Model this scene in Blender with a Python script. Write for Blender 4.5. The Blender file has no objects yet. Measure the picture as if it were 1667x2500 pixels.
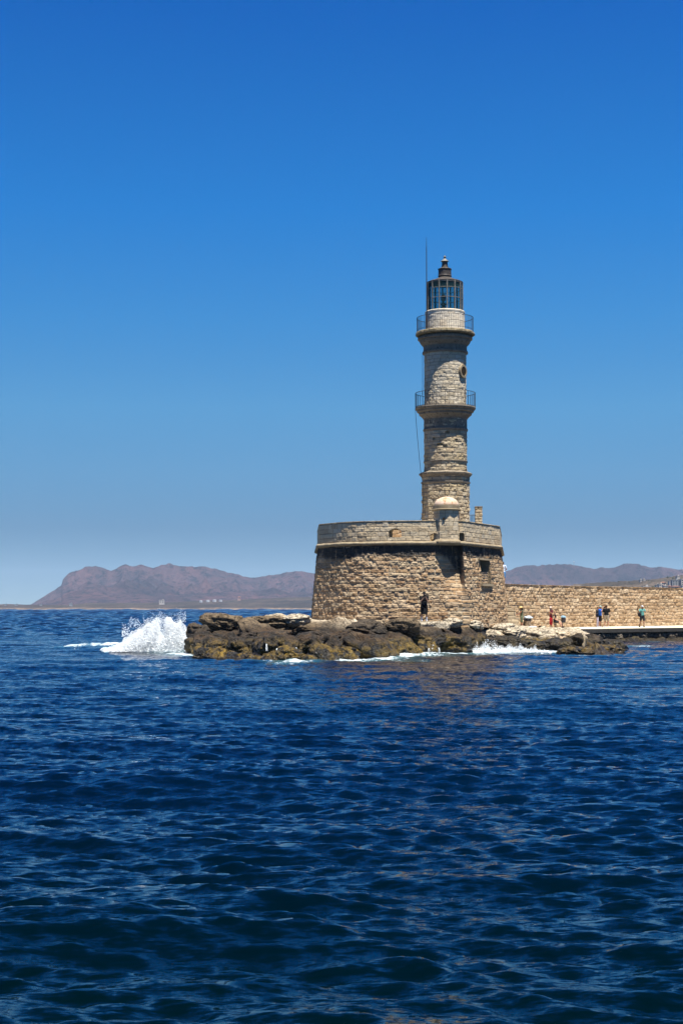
import bpy, bmesh, math, random
import numpy as np
from mathutils import Vector, Matrix

random.seed(7)
R = math.radians
SC = bpy.context.scene
COL = SC.collection

# ------------------------------------------------------------------ camera, light, sky
CAMZ = 2.65
F = 3900.0
PITCH = math.atan((1487 - 1250) / F)
cam = bpy.data.cameras.new('camera')
cam.sensor_fit = 'VERTICAL'
cam.sensor_height = 36
cam.sensor_width = 24
cam.lens = F / 2500 * 36
cam.clip_start = 0.5
cam.clip_end = 60000
camo = bpy.data.objects.new('camera', cam)
COL.objects.link(camo)
camo.location = (0, 0, CAMZ)
camo.rotation_euler = (math.pi / 2 + PITCH, 0, 0)
SC.camera = camo

SUN_EL, SUN_AZ = R(73), R(26)          # azimuth measured from the direction (object -> camera) towards the right
sdir = Vector((math.sin(SUN_AZ) * math.cos(SUN_EL), -math.cos(SUN_AZ) * math.cos(SUN_EL), math.sin(SUN_EL)))
sl = bpy.data.lights.new('sun', 'SUN')
sl.energy = 5.0
sl.angle = R(0.5)
sl.color = (1.0, 0.95, 0.86)
slo = bpy.data.objects.new('sun', sl)
COL.objects.link(slo)
slo.rotation_euler = sdir.to_track_quat('Z', 'Y').to_euler()

SC.view_settings.view_transform = 'Standard'
SC.view_settings.look = 'None'
SC.view_settings.exposure = 1.28
SC.view_settings.gamma = 1

SKYTINT = [(0.0, (0.5175, 0.47, 0.3999)), (0.05, (0.4216, 0.4781, 0.4417)), (0.085, (0.5337, 0.6995, 0.6355)), (0.125, (0.5478, 0.8759, 0.8098)), (0.18, (0.3103, 0.8592, 0.9414)), (0.245, (0.0932, 0.7597, 1.021)), (0.356, (0.0, 0.4874, 0.8621)), (0.5, (0.014, 0.38, 0.78)), (0.7, (0.014, 0.16, 0.36)), (1.0, (0.0207, 0.0828, 0.1655))]
W = bpy.data.worlds.new('World')
SC.world = W
W.use_nodes = True
nt = W.node_tree
nt.nodes.clear()
wo = nt.nodes.new('ShaderNodeOutputWorld')
bg = nt.nodes.new('ShaderNodeBackground')
bg.inputs['Strength'].default_value = 0.083
sky = nt.nodes.new('ShaderNodeTexSky')
sky.sky_type = 'NISHITA'
sky.sun_disc = False
sky.sun_elevation = SUN_EL
sky.sun_rotation = math.atan2(sdir.x, sdir.y)
sky.altitude = 0
sky.air_density = 1.0
sky.dust_density = 0.0
sky.ozone_density = 3.0
tc = nt.nodes.new('ShaderNodeTexCoord')
# steeper vertical gradient of the clear summer sky: sample the sky model higher up for a given elevation
sep = nt.nodes.new('ShaderNodeSeparateXYZ')
mz = nt.nodes.new('ShaderNodeMath'); mz.operation = 'MULTIPLY_ADD'
mz.inputs[1].default_value = 2.6; mz.inputs[2].default_value = 0.10
cmb = nt.nodes.new('ShaderNodeCombineXYZ')
nrm = nt.nodes.new('ShaderNodeVectorMath'); nrm.operation = 'NORMALIZE'
hsv = nt.nodes.new('ShaderNodeHueSaturation')
hsv.inputs['Saturation'].default_value = 1.18
hsv.inputs['Value'].default_value = 1.0
L = nt.links.new
L(tc.outputs['Generated'], sep.inputs[0])
L(sep.outputs['X'], cmb.inputs['X']); L(sep.outputs['Y'], cmb.inputs['Y'])
L(sep.outputs['Z'], mz.inputs[0]); L(mz.outputs[0], cmb.inputs['Z'])
L(cmb.outputs[0], nrm.inputs[0]); L(nrm.outputs[0], sky.inputs['Vector'])
L(sky.outputs['Color'], hsv.inputs['Color'])
# polarised, deep blue summer sky: tint of the sky model by true elevation
nz1 = nt.nodes.new('ShaderNodeVectorMath'); nz1.operation = 'NORMALIZE'
sz1 = nt.nodes.new('ShaderNodeSeparateXYZ')
rp = nt.nodes.new('ShaderNodeValToRGB')
els = SKYTINT
cr = rp.color_ramp
cr.elements[0].position, cr.elements[0].color = els[0][0], (*els[0][1], 1)
cr.elements[1].position, cr.elements[1].color = els[-1][0], (*els[-1][1], 1)
for p_, c_ in els[1:-1]:
    e_ = cr.elements.new(p_); e_.color = (*c_, 1)
mu = nt.nodes.new('ShaderNodeMix'); mu.data_type = 'RGBA'; mu.blend_type = 'MULTIPLY'; mu.inputs[0].default_value = 1
L(tc.outputs['Generated'], nz1.inputs[0]); L(nz1.outputs[0], sz1.inputs[0]); L(sz1.outputs['Z'], rp.inputs[0])
L(hsv.outputs['Color'], mu.inputs[6]); L(rp.outputs[0], mu.inputs[7])
L(mu.outputs[2], bg.inputs['Color'])
L(bg.outputs[0], wo.inputs['Surface'])
SC.cycles.max_bounces = 8
SC.cycles.volume_bounces = 0
SC.cycles.transparent_max_bounces = 12

# ------------------------------------------------------------------ helpers
cp_, sp_ = math.cos(PITCH), math.sin(PITCH)

def P(px, py, D):
    """world point at depth D (metres along +Y) seen at photograph pixel (px, py)"""
    u, v = px - 833.5, 1250 - py
    y = F * cp_ - v * sp_
    z = F * sp_ + v * cp_
    s = D / y
    return Vector((u * s, D, CAMZ + z * s))

def XZ(px, py, D):
    p = P(px, py, D); return p.x, p.z

def mpp(py, D):
    return D / (F * cp_ - (1250 - py) * sp_)

def _h(ix, iy, iz, seed):
    n = (ix.astype(np.int64) * 374761393 + iy.astype(np.int64) * 668265263 + iz.astype(np.int64) * 2147483647 + seed * 974634777)
    n &= 0xffffffff
    n = ((n ^ (n >> 13)) * 1274126177) & 0xffffffff
    n = ((n ^ (n >> 16)) * 2246822519) & 0xffffffff
    n = n ^ (n >> 15)
    return (n & 0xffffff) / float(0xffffff)

def vnoise(x, y, z=None, seed=0):
    x = np.asarray(x, float); y = np.asarray(y, float)
    z = np.zeros_like(x) if z is None else np.asarray(z, float)
    x, y, z = np.broadcast_arrays(x, y, z)
    fx, fy, fz = np.floor(x), np.floor(y), np.floor(z)
    ix, iy, iz = fx.astype(np.int64), fy.astype(np.int64), fz.astype(np.int64)
    tx, ty, tz = x - fx, y - fy, z - fz
    tx = tx * tx * (3 - 2 * tx); ty = ty * ty * (3 - 2 * ty); tz = tz * tz * (3 - 2 * tz)
    r = 0
    for dx in (0, 1):
        wx = tx if dx else 1 - tx
        for dy in (0, 1):
            wy = ty if dy else 1 - ty
            for dz in (0, 1):
                wz = tz if dz else 1 - tz
                r = r + wx * wy * wz * _h(ix + dx, iy + dy, iz + dz, seed)
    return r

def fbm(x, y, z=None, seed=0, oct=4, lac=2.03, gain=0.5):
    a, s, t, f = 1.0, 0, 0, 1.0
    for i in range(oct):
        s = s + a * (vnoise(np.asarray(x) * f, np.asarray(y) * f, None if z is None else np.asarray(z) * f, seed + i * 17) - 0.5)
        t += a; a *= gain; f *= lac
    return s / t * 2

def ridged(x, y, z=None, seed=0, oct=4):
    a, s, t, f = 1.0, 0, 0, 1.0
    for i in range(oct):
        n = 1 - np.abs(vnoise(np.asarray(x) * f, np.asarray(y) * f, None if z is None else np.asarray(z) * f, seed + i * 13) * 2 - 1)
        s = s + a * n * n; t += a; a *= 0.5; f *= 2.1
    return s / t

def sstep(a, b, x):
    t = np.clip((np.asarray(x, float) - a) / (b - a), 0, 1)
    return t * t * (3 - 2 * t)

def tag(o, label=None, cat=None, group=None, kind=None):
    if label: o['label'] = label
    if cat: o['category'] = cat
    if group: o['group'] = group
    if kind: o['kind'] = kind
    return o

def link(name, me, mat=None, parent=None, loc=None):
    o = bpy.data.objects.new(name, me)
    COL.objects.link(o)
    if mat is not None and me is not None:
        me.materials.append(mat)
    if parent is not None:
        o.parent = parent
        o.matrix_parent_inverse = Matrix.Identity(4)
        if loc is None:
            # geometry is given in world coordinates: cancel the parent's location
            m = parent.matrix_basis.copy(); q = parent.parent
            while q is not None:
                m = q.matrix_basis @ m; q = q.parent
            o.matrix_basis = m.inverted()
        else:
            o.location = loc
    elif loc is not None:
        o.location = loc
    return o

def empty(name, loc, label, cat, group=None, rz=0):
    o = bpy.data.objects.new(name, None)
    COL.objects.link(o)
    o.empty_display_size = 0.3
    o.location = loc; o.rotation_euler = (0, 0, rz)
    return tag(o, label, cat, group)

def mesh_np(name, verts, faces, attrs=None, smooth=True):
    """verts (N,3); faces (M,4) int array of quads"""
    me = bpy.data.meshes.new(name)
    verts = np.ascontiguousarray(verts, np.float32); faces = np.ascontiguousarray(faces, np.int32)
    me.vertices.add(len(verts)); me.vertices.foreach_set('co', verts.ravel())
    k = faces.shape[1]
    me.loops.add(faces.size); me.loops.foreach_set('vertex_index', faces.ravel())
    me.polygons.add(len(faces))
    me.polygons.foreach_set('loop_start', np.arange(0, faces.size, k, dtype=np.int32))
    me.polygons.foreach_set('loop_total', np.full(len(faces), k, np.int32))
    me.polygons.foreach_set('use_smooth', np.full(len(faces), smooth, bool))
    for n, a in (attrs or {}).items():
        at = me.attributes.new(n, 'FLOAT', 'POINT')
        at.data.foreach_set('value', np.ascontiguousarray(a, np.float32).ravel())
    me.update(); me.validate()
    return me

def grid_faces(nu, nv, close=False):
    """vertex index = j*nu + i"""
    ni = nu if close else nu - 1
    i = np.arange(ni); j = np.arange(nv - 1)
    I, J = np.meshgrid(i, j)
    I2 = (I + 1) % nu
    return np.stack([J * nu + I, J * nu + I2, (J + 1) * nu + I2, (J + 1) * nu + I], -1).reshape(-1, 4)

def bm_obj(name, bm, mat, parent=None, smooth=False, loc=None):
    me = bpy.data.meshes.new(name)
    bm.normal_update()
    bm.to_mesh(me); bm.free()
    if smooth:
        for p in me.polygons: p.use_smooth = True
    return link(name, me, mat, parent, loc)

def add_box(bm, c, s, rz=0, M=None, bevel=0):
    t = Matrix.Translation(c) @ Matrix.Rotation(rz, 4, 'Z') @ Matrix.Diagonal((s[0], s[1], s[2], 1))
    if M is not None: t = M @ t
    r = bmesh.ops.create_cube(bm, size=1, matrix=t)
    if bevel:
        es = list({e for v in r['verts'] for e in v.link_edges})
        bmesh.ops.bevel(bm, geom=es, offset=bevel, segments=2, affect='EDGES', profile=0.6)
    return r

def add_tube(bm, pts, r, seg=8, cap=True):
    pts = [Vector(p) for p in pts]
    n = len(pts)
    rs = r if isinstance(r, (list, tuple)) else [r] * n
    rings = []
    for i, p in enumerate(pts):
        d = (pts[min(i + 1, n - 1)] - pts[max(i - 1, 0)]).normalized()
        a = d.orthogonal().normalized() if i == 0 else (prev - d * prev.dot(d)).normalized()
        prev = a
        b = d.cross(a)
        rings.append([bm.verts.new(p + (a * math.cos(t) + b * math.sin(t)) * rs[i]) for t in [2 * math.pi * k / seg for k in range(seg)]])
    for i in range(n - 1):
        for k in range(seg):
            bm.faces.new((rings[i][k], rings[i][(k + 1) % seg], rings[i + 1][(k + 1) % seg], rings[i + 1][k]))
    if cap:
        bm.faces.new(rings[0][::-1]); bm.faces.new(rings[-1])

def add_lathe(bm, prof, c=(0, 0, 0), seg=48, rough=0, seed=0, a0=0):
    rings = []
    for j, (r, z) in enumerate(prof):
        ring = []
        for k in range(seg):
            t = a0 + 2 * math.pi * k / seg
            rr = r
            if rough:
                rr += rough * float(fbm(np.array([math.cos(t) * r * 3 + 9]), np.array([math.sin(t) * r * 3 + 4]), np.array([z * 4.0]), seed=seed, oct=3)[0])
            ring.append(bm.verts.new((c[0] + rr * math.cos(t), c[1] + rr * math.sin(t), c[2] + z)))
        rings.append(ring)
    for i in range(len(rings) - 1):
        for k in range(seg):
            bm.faces.new((rings[i][k], rings[i][(k + 1) % seg], rings[i + 1][(k + 1) % seg], rings[i + 1][k]))
    if prof[0][0] > 1e-4: bm.faces.new(rings[0][::-1])
    if prof[-1][0] > 1e-4: bm.faces.new(rings[-1])
    return rings

# ------------------------------------------------------------------ materials
class NT:
    def __init__(s, name):
        s.m = bpy.data.materials.new(name); s.m.use_nodes = True
        s.t = s.m.node_tree; s.t.nodes.clear()
        s.out = s.t.nodes.new('ShaderNodeOutputMaterial')
        s.b = s.t.nodes.new('ShaderNodeBsdfPrincipled')
        s.t.links.new(s.b.outputs[0], s.out.inputs[0])
    def n(s, typ, **k):
        nd = s.t.nodes.new(typ)
        for a, v in k.items():
            if a.startswith('i_'):
                key = a[2:].replace('_', ' ')
                nd.inputs[int(key) if key.isdigit() else key].default_value = v
            else: setattr(nd, a, v)
        return nd
    def l(s, a, b): s.t.links.new(a, b)
    def pos(s):
        return s.n('ShaderNodeNewGeometry').outputs['Position']
    def noise(s, scale, detail=4, rough=0.6, vec=None, dist=0):
        nd = s.n('ShaderNodeTexNoise', i_Scale=scale, i_Detail=detail, i_Roughness=rough, i_Distortion=dist)
        s.l(vec or s.pos(), nd.inputs['Vector'])
        return nd.outputs['Fac']
    def ramp(s, fac, stops, interp='LINEAR'):
        nd = s.n('ShaderNodeValToRGB')
        cr = nd.color_ramp; cr.interpolation = interp
        while len(cr.elements) > 1: cr.elements.remove(cr.elements[-1])
        for i, (p, c) in enumerate(stops):
            e = cr.elements[0] if i == 0 else cr.elements.new(p)
            e.position = p
            e.color = (c[0], c[1], c[2], 1) if not isinstance(c, (int, float)) else (c, c, c, 1)
        s.l(fac, nd.inputs[0])
        return nd.outputs[0]
    def mix(s, fac, a, b, mode='MIX'):
        nd = s.n('ShaderNodeMix', data_type='RGBA', blend_type=mode)
        for v, i in ((fac, 0), (a, 6), (b, 7)):
            if hasattr(v, 'links'): s.l(v, nd.inputs[i])
            elif i == 0: nd.inputs[0].default_value = v
            else: nd.inputs[i].default_value = (*v[:3], 1)
        return nd.outputs[2]
    def math(s, op, a, b=None, c=None, clamp=False):
        nd = s.n('ShaderNodeMath', operation=op, use_clamp=clamp)
        for i, v in enumerate((a, b, c)):
            if v is None: continue
            if hasattr(v, 'links'): s.l(v, nd.inputs[i])
            else: nd.inputs[i].default_value = v
        return nd.outputs[0]
    def mr(s, v, a, b, c=0, d=1):
        nd = s.n('ShaderNodeMapRange', i_1=a, i_2=b, i_3=c, i_4=d); s.l(v, nd.inputs[0]); return nd.outputs[0]
    def attr(s, name):
        return s.n('ShaderNodeAttribute', attribute_name=name).outputs['Fac']
    def bump(s, h, strength=0.5, dist=0.02):
        nd = s.n('ShaderNodeBump', i_Strength=strength, i_Distance=dist)
        s.l(h, nd.inputs['Height']); s.l(nd.outputs[0], s.b.inputs['Normal']); return nd
    def base(s, c):
        if hasattr(c, 'links'): s.l(c, s.b.inputs['Base Color'])
        else: s.b.inputs['Base Color'].default_value = (*c, 1)
    def set(s, rough=None, spec=None, metal=None):
        if rough is not None:
            if hasattr(rough, 'links'): s.l(rough, s.b.inputs['Roughness'])
            else: s.b.inputs['Roughness'].default_value = rough
        if spec is not None: s.b.inputs['Specular IOR Level'].default_value = spec
        if metal is not None: s.b.inputs['Metallic'].default_value = metal
        return s.m

def stone_mat(name, tones, mortar, stain=(0.05, 0.045, 0.035), stain_amt=0.35, bumpd=0.02, pit=0.5, lichen=None, stain_shade=0.0):
    s = NT(name)
    tone = s.attr('tone')
    n = len(tones)
    col = s.ramp(tone, [(i / (n - 1), c) for i, c in enumerate(tones)])
    n1 = s.noise(3.2, 6, 0.7); n2 = s.noise(16, 6, 0.75); n3 = s.noise(0.7, 3, 0.5)
    col = s.mix(s.mr(n2, 0.32, 0.72, 0, 0.75), col, s.mix(1.0, col, (1.45, 1.4, 1.32), 'MULTIPLY'))
    col = s.mix(s.mr(n1, 0.52, 0.74, 0, stain_amt), col, stain)
    if lichen: col = s.mix(s.mr(n3, 0.5, 0.72, 0, 0.55), col, lichen)
    mo = s.attr('mort')
    mc = s.mix(s.mr(n2, 0.4, 0.65), mortar, tuple(c * 0.6 for c in mortar))
    col = s.mix(s.mr(mo, 0.35, 0.8), col, mc)
    vor = s.n('ShaderNodeTexVoronoi', i_Scale=11.0); s.l(s.pos(), vor.inputs['Vector'])
    pitf = s.mr(vor.outputs['Distance'], 0.0, 0.35, 1, 0)
    pitm = s.math('MULTIPLY', pitf, s.mr(n1, 0.45, 0.6))
    col = s.mix(s.math('MULTIPLY', pitm, pit), col, (0.09, 0.065, 0.04))
    if stain_shade:
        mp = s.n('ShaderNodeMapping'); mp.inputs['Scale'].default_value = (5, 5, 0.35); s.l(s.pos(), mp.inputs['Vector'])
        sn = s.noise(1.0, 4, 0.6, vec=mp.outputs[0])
        top = s.attr('stain_shade')
        col = s.mix(s.math('MULTIPLY', s.mr(sn, 0.28, 0.5), s.math('MULTIPLY', top, stain_shade)), col, (0.035, 0.033, 0.03))
    s.base(col)
    h = s.math('ADD', s.math('MULTIPLY', n2, 0.7), s.math('MULTIPLY', pitm, -0.6))
    s.bump(h, 0.8, bumpd)
    return s.set(0.9, 0.2)

M = {}
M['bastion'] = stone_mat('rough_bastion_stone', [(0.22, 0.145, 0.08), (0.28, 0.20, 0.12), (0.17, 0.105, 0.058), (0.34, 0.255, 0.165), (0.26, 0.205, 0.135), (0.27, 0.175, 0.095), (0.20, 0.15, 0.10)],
 (0.40, 0.32, 0.225), stain=(0.09, 0.055, 0.026), stain_amt=0.5, lichen=(0.15, 0.095, 0.048), stain_shade=1.0)
M['parapet'] = stone_mat('parapet_ashlar', [(0.35, 0.29, 0.20), (0.42, 0.35, 0.245), (0.37, 0.30, 0.20), (0.31, 0.24, 0.155), (0.40, 0.35, 0.265)],
                         (0.14, 0.11, 0.075), stain=(0.15, 0.115, 0.075), stain_amt=0.4, bumpd=0.012)
M['pier'] = stone_mat('pier_wall_stone', [(0.30, 0.20, 0.115), (0.38, 0.275, 0.17), (0.26, 0.17, 0.09), (0.43, 0.335, 0.225), (0.34, 0.245, 0.145)],
                      (0.36, 0.28, 0.19), stain=(0.11, 0.065, 0.032), stain_amt=0.55, lichen=(0.17, 0.11, 0.055))
M['tower'] = stone_mat('tower_limestone', [(0.35, 0.31, 0.24), (0.42, 0.37, 0.285), (0.37, 0.315, 0.225), (0.31, 0.265, 0.19), (0.44, 0.395, 0.31)],
                       (0.26, 0.22, 0.165), stain=(0.13, 0.11, 0.08), stain_amt=0.5, bumpd=0.02)
M['tower_low'] = stone_mat('tower_weathered_stone', [(0.31, 0.26, 0.18), (0.38, 0.32, 0.225), (0.32, 0.255, 0.16), (0.26, 0.205, 0.135), (0.39, 0.34, 0.255)],
                           (0.24, 0.195, 0.14), stain=(0.10, 0.08, 0.055), stain_amt=0.6, bumpd=0.025, lichen=(0.30, 0.23, 0.11))
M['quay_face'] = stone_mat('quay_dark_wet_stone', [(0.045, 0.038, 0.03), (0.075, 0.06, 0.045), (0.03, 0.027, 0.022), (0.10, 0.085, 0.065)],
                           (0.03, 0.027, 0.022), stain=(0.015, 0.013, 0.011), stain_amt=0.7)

def plain_stone(name, c1, c2, scale=2.5, bd=0.02, rough=0.9, c3=None):
    s = NT(name)
    a = s.noise(scale, 6, 0.7); b = s.noise(scale * 7, 5, 0.7)
    col = s.mix(s.mr(a, 0.35, 0.68), c1, c2)
    if c3: col = s.mix(s.mr(s.noise(scale * 1.7, 4, 0.6), 0.55, 0.68), col, c3)
    col = s.mix(s.mr(b, 0.35, 0.7, 0, 0.5), col, s.mix(1.0, col, (0.55, 0.53, 0.5), 'MULTIPLY'))
    s.base(col); s.bump(b, 0.8, bd)
    return s.set(rough, 0.2)

M['cordon'] = plain_stone('cordon_stone', (0.30, 0.25, 0.17), (0.21, 0.16, 0.10), 3)
M['cornice'] = plain_stone('tower_cornice_stone', (0.24, 0.20, 0.15), (0.15, 0.125, 0.09), 3, c3=(0.07, 0.06, 0.045))
M['cornice_top'] = plain_stone('eroded_gallery_stone', (0.27, 0.22, 0.14), (0.10, 0.085, 0.05), 5, c3=(0.05, 0.042, 0.028))
M['dome'] = plain_stone('dome_plaster', (0.56, 0.45, 0.36), (0.46, 0.30, 0.19), 1.8, 0.008, c3=(0.36, 0.17, 0.07))
M['drum'] = stone_mat('lantern_drum_stone', [(0.50, 0.45, 0.36), (0.56, 0.51, 0.42), (0.47, 0.40, 0.30)], (0.32, 0.27, 0.2), stain=(0.17, 0.14, 0.10), stain_amt=0.55, bumpd=0.01)
M['walk'] = plain_stone('walkway_concrete', (0.62, 0.55, 0.43), (0.52, 0.45, 0.34), 0.8, 0.01)
M['slab'] = plain_stone('quay_edge_concrete', (0.055, 0.052, 0.047), (0.03, 0.028, 0.026), 1.2, 0.02)
M['bench'] = plain_stone('bench_stone', (0.52, 0.44, 0.31), (0.44, 0.35, 0.23), 4, 0.006)
M['apron'] = plain_stone('apron_rubble', (0.44, 0.37, 0.27), (0.29, 0.23, 0.155), 2.2, 0.06, c3=(0.16, 0.12, 0.075))

s = NT('iron'); s.base(s.mix(s.mr(s.noise(8), 0.45, 0.65), (0.02, 0.022, 0.03), (0.05, 0.035, 0.03))); M['iron'] = s.set(0.6, 0.3)
s = NT('bronze_roof'); s.base(s.mix(s.mr(s.noise(5, 5), 0.45, 0.68), (0.022, 0.018, 0.015), (0.075, 0.06, 0.05))); s.bump(s.noise(14), 0.4, 0.01); M['bronze'] = s.set(0.6, 0.4)
s = NT('mullion_metal'); s.base(s.mix(s.mr(s.noise(7, 5), 0.45, 0.65), (0.11, 0.105, 0.095), (0.20, 0.185, 0.155))); M['mullion'] = s.set(0.6, 0.3)
s = NT('dark_cavity'); s.base((0.02, 0.015, 0.01)); M['dark'] = s.set(0.95, 0.1)

def glass_mat(name, tint, trans=0.78):
    s = NT(name)
    s.base((0.03, 0.07, 0.08)); s.set(0.08, 0.5)
    tr = s.n('ShaderNodeBsdfTransparent'); tr.inputs[0].default_value = (*tint, 1)
    mx = s.n('ShaderNodeMixShader'); mx.inputs[0].default_value = trans
    s.l(s.b.outputs[0], mx.inputs[1]); s.l(tr.outputs[0], mx.inputs[2]); s.l(mx.outputs[0], s.out.inputs[0])
    return s.m
M['glass'] = glass_mat('lantern_glass', (0.70, 0.90, 0.92), 0.84)
M['glass_sheen'] = glass_mat('sheen_tinted_glass', (0.5, 0.6, 0.6), 0.45)  # more opaque side panes, their reflection put into the material

def cloth(name, c, rough=0.85, c2=None, sc=9):
    s = NT(name)
    c2 = c2 or tuple(v * 0.72 for v in c)
    s.base(s.mix(s.mr(s.noise(sc, 3), 0.4, 0.62), c, c2))
    return s.set(rough, 0.15)
SKIN = cloth('skin_tanned', (0.33, 0.165, 0.105), 0.55, (0.28, 0.13, 0.08))
SKIN2 = cloth('skin_light', (0.42, 0.25, 0.175), 0.55, (0.36, 0.20, 0.14))
SKIN3 = cloth('skin_deep', (0.24, 0.12, 0.075), 0.55, (0.20, 0.10, 0.06))

# ------------------------------------------------------------------ water geometry functions
ISL = []        # waterline polygon of the rocky shore (world XY), filled below
WL = [(468, 1592), (478, 1600), (508, 1608), (560, 1614), (620, 1619), (700, 1621), (760, 1617), (830, 1612), (900, 1606),
      (960, 1602), (1010, 1600), (1070, 1594), (1150, 1590), (1230, 1588), (1300, 1590), (1345, 1594), (1390, 1599), (1450, 1601), (1495, 1599)]
def wl_point(px, py):
    D = CAMZ * F / (py - 1487.0)
    return P(px, py, D).x, D
front = [wl_point(*p) for p in WL]
front += [(17.6, 102.0), (17.8, 108.0), (16.9, 113.5), (15.6, 117.0)]
back = [(15.0, 125.0), (8.0, 126.0), (-1.0, 121.0), (-5.0, 112.0), (-9.5, 107.0), (-10.6, 101.0)]
ISL = np.array(front + back)

def poly_sd(X, Y, poly):
    """signed distance, positive inside"""
    X = np.asarray(X, float); Y = np.asarray(Y, float)
    d = np.full(X.shape, 1e9); ins = np.zeros(X.shape, bool)
    n = len(poly)
    for i in range(n):
        x0, y0 = poly[i]; x1, y1 = poly[(i + 1) % n]
        ex, ey = x1 - x0, y1 - y0
        t = np.clip(((X - x0) * ex + (Y - y0) * ey) / (ex * ex + ey * ey + 1e-12), 0, 1)
        d = np.minimum(d, np.hypot(X - x0 - t * ex, Y - y0 - t * ey))
        c = ((y0 <= Y) != (y1 <= Y))
        with np.errstate(divide='ignore', invalid='ignore'):
            xi = x0 + (Y - y0) * ex / (ey if ey != 0 else 1e-12)
        ins ^= c & (X < xi)
    return np.where(ins, d, -d)

rng = np.random.RandomState(5)
NL_ = [(0.10, 0.20, 40, 0.016), (0.20, 0.6, 80, 0.036), (0.6, 2.6, 76, 0.0150), (2.6, 9.0, 24, 0.0145), (9, 18, 5, 0.011)]
lam = np.concatenate([np.exp(rng.uniform(np.log(a), np.log(b), n)) for a, b, n, s_ in NL_])
band = np.concatenate([np.full(n, s_) for a, b, n, s_ in NL_])
NW = len(lam)
th = rng.normal(0, 0.44, NW) + R(-98)            # travelling roughly towards the camera
kk = 2 * np.pi / lam
amp = band / kk * (0.6 + 0.8 * rng.rand(NW))
ph = rng.uniform(0, 2 * np.pi, NW)

def sea_surface(X, Y, res):
    """returns displaced x,y,z; res = local mesh spacing (waves shorter than it are left to the bump)"""
    x = X.copy(); y = Y.copy(); z = np.zeros_like(X)
    gust = 0.9 + 0.45 * fbm(X / 14, Y / 22, seed=91, oct=2)
    for i in range(NW):
        w = sstep(2.0, 3.6, lam[i] / res)
        if lam[i] < 3: w = w * gust
        dx, dy = math.cos(th[i]), math.sin(th[i])
        p = kk[i] * (dx * X + dy * Y) + ph[i]
        a = amp[i] * w
        z += a * np.cos(p)
        x -= 0.35 * a * dx * np.sin(p); y -= 0.35 * a * dy * np.sin(p)
    return x, y, z

def sea_z(x, y):
    _, _, z = sea_surface(np.array([x], float), np.array([y], float), np.array([0.25]))
    return float(z[0])

# foam on the water: sum of elongated patches (world X, Y, half sizes, rotation, strength)
def wpt(px, py):
    q = wl_point(px, py); return q
FOAM = []
def patch(px0, py0, px1, py1, w, s):
    a, b = wpt(px0, py0), wpt(px1, py1)
    FOAM.append((a, b, w, s))
patch(160, 1584, 300, 1577, 1.0, 0.75); patch(250, 1580, 420, 1578, 3.0, 1.1); patch(380, 1584, 450, 1592, 3.4, 1.3)
patch(300, 1572, 440, 1576, 4.0, 1.1); patch(300, 1586, 420, 1589, 1.4, 0.75); patch(440, 1598, 470, 1602, 1.3, 1.0)
patch(620, 1618, 700, 1621, 0.8, 0.65); patch(700, 1622, 760, 1618, 1.1, 0.95); patch(760, 1617, 860, 1611, 1.7, 1.1)
patch(860, 1610, 950, 1606, 2.4, 1.15); patch(940, 1603, 1060, 1598, 2.8, 1.2); patch(1050, 1596, 1160, 1591, 3.8, 1.35)
patch(1150, 1590, 1260, 1588, 4.6, 1.45); patch(1250, 1589, 1350, 1592, 2.6, 1.0)
patch(1510, 1578, 1560, 1577, 1.2, 0.75); patch(1590, 1571, 1660, 1570, 1.3, 0.65); patch(880, 1614, 1000, 1612, 1.2, 0.6)
patch(1390, 1601, 1500, 1600, 0.5, 0.6)

def foam_field(X, Y):
    f = np.zeros(X.shape)
    for (a, b, w, s) in FOAM:
        ex, ey = b[0] - a[0], b[1] - a[1]
        t = np.clip(((X - a[0]) * ex + (Y - a[1]) * ey) / (ex * ex + ey * ey), 0, 1)
        d = np.hypot(X - a[0] - t * ex, Y - a[1] - t * ey)
        f = np.maximum(f, s * np.clip(1.25 - d / w, 0, 1))
    n = fbm(X / 1.3, Y / 2.6, seed=33, oct=4)
    return np.clip(f * (1 + 0.7 * n), 0, 1.6)

# ---- sea: polar sheet around the quay the picture is taken from, fine where waves are seen, out to the horizon
def radii():
    r = [1.5, 4, 7, 9]
    while r[-1] < 14: r.append(r[-1] * 1.01)
    while r[-1] < 75: r.append(r[-1] * 1.0032)
    while r[-1] < 128: r.append(r[-1] + 0.30)
    while r[-1] < 9000: r.append(r[-1] * 1.0042)
    return np.array(r)
rr = radii()
fine = np.concatenate([np.linspace(-52, -16.2, 140)[:-1], np.linspace(-16, 16, 700), np.linspace(16.2, 52, 140)[1:]])
coarse = np.concatenate([np.linspace(-180, -53, 45)[:-1], fine, np.linspace(53, 180, 45)[1:-1]])
ang = np.radians(coarse)
RR, AA = np.meshgrid(rr, ang, indexing='ij')
X0 = RR * np.sin(AA); Y0 = -6 + RR * np.cos(AA)
drr = np.gradient(rr)[:, None] * np.ones_like(AA)
dal = np.gradient(ang)[None, :] * RR
res = np.maximum(drr * 0.55, dal)
ox, oy, oz = sea_surface(X0, Y0, res)
fo = foam_field(ox, oy)
fo = np.where(np.abs(coarse)[None, :] < 50, fo, 0)
oz = oz + np.clip(fo, 0, 1) * (0.10 + 0.10 * fbm(ox / 0.6, oy / 0.9, seed=8, oct=3))
# swell rising just before the splash and calmer, lower water elsewhere
oz += 0.28 * np.exp(-((ox + 13) / 4.5) ** 2 - ((oy - 104) / 3.2) ** 2)
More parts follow.
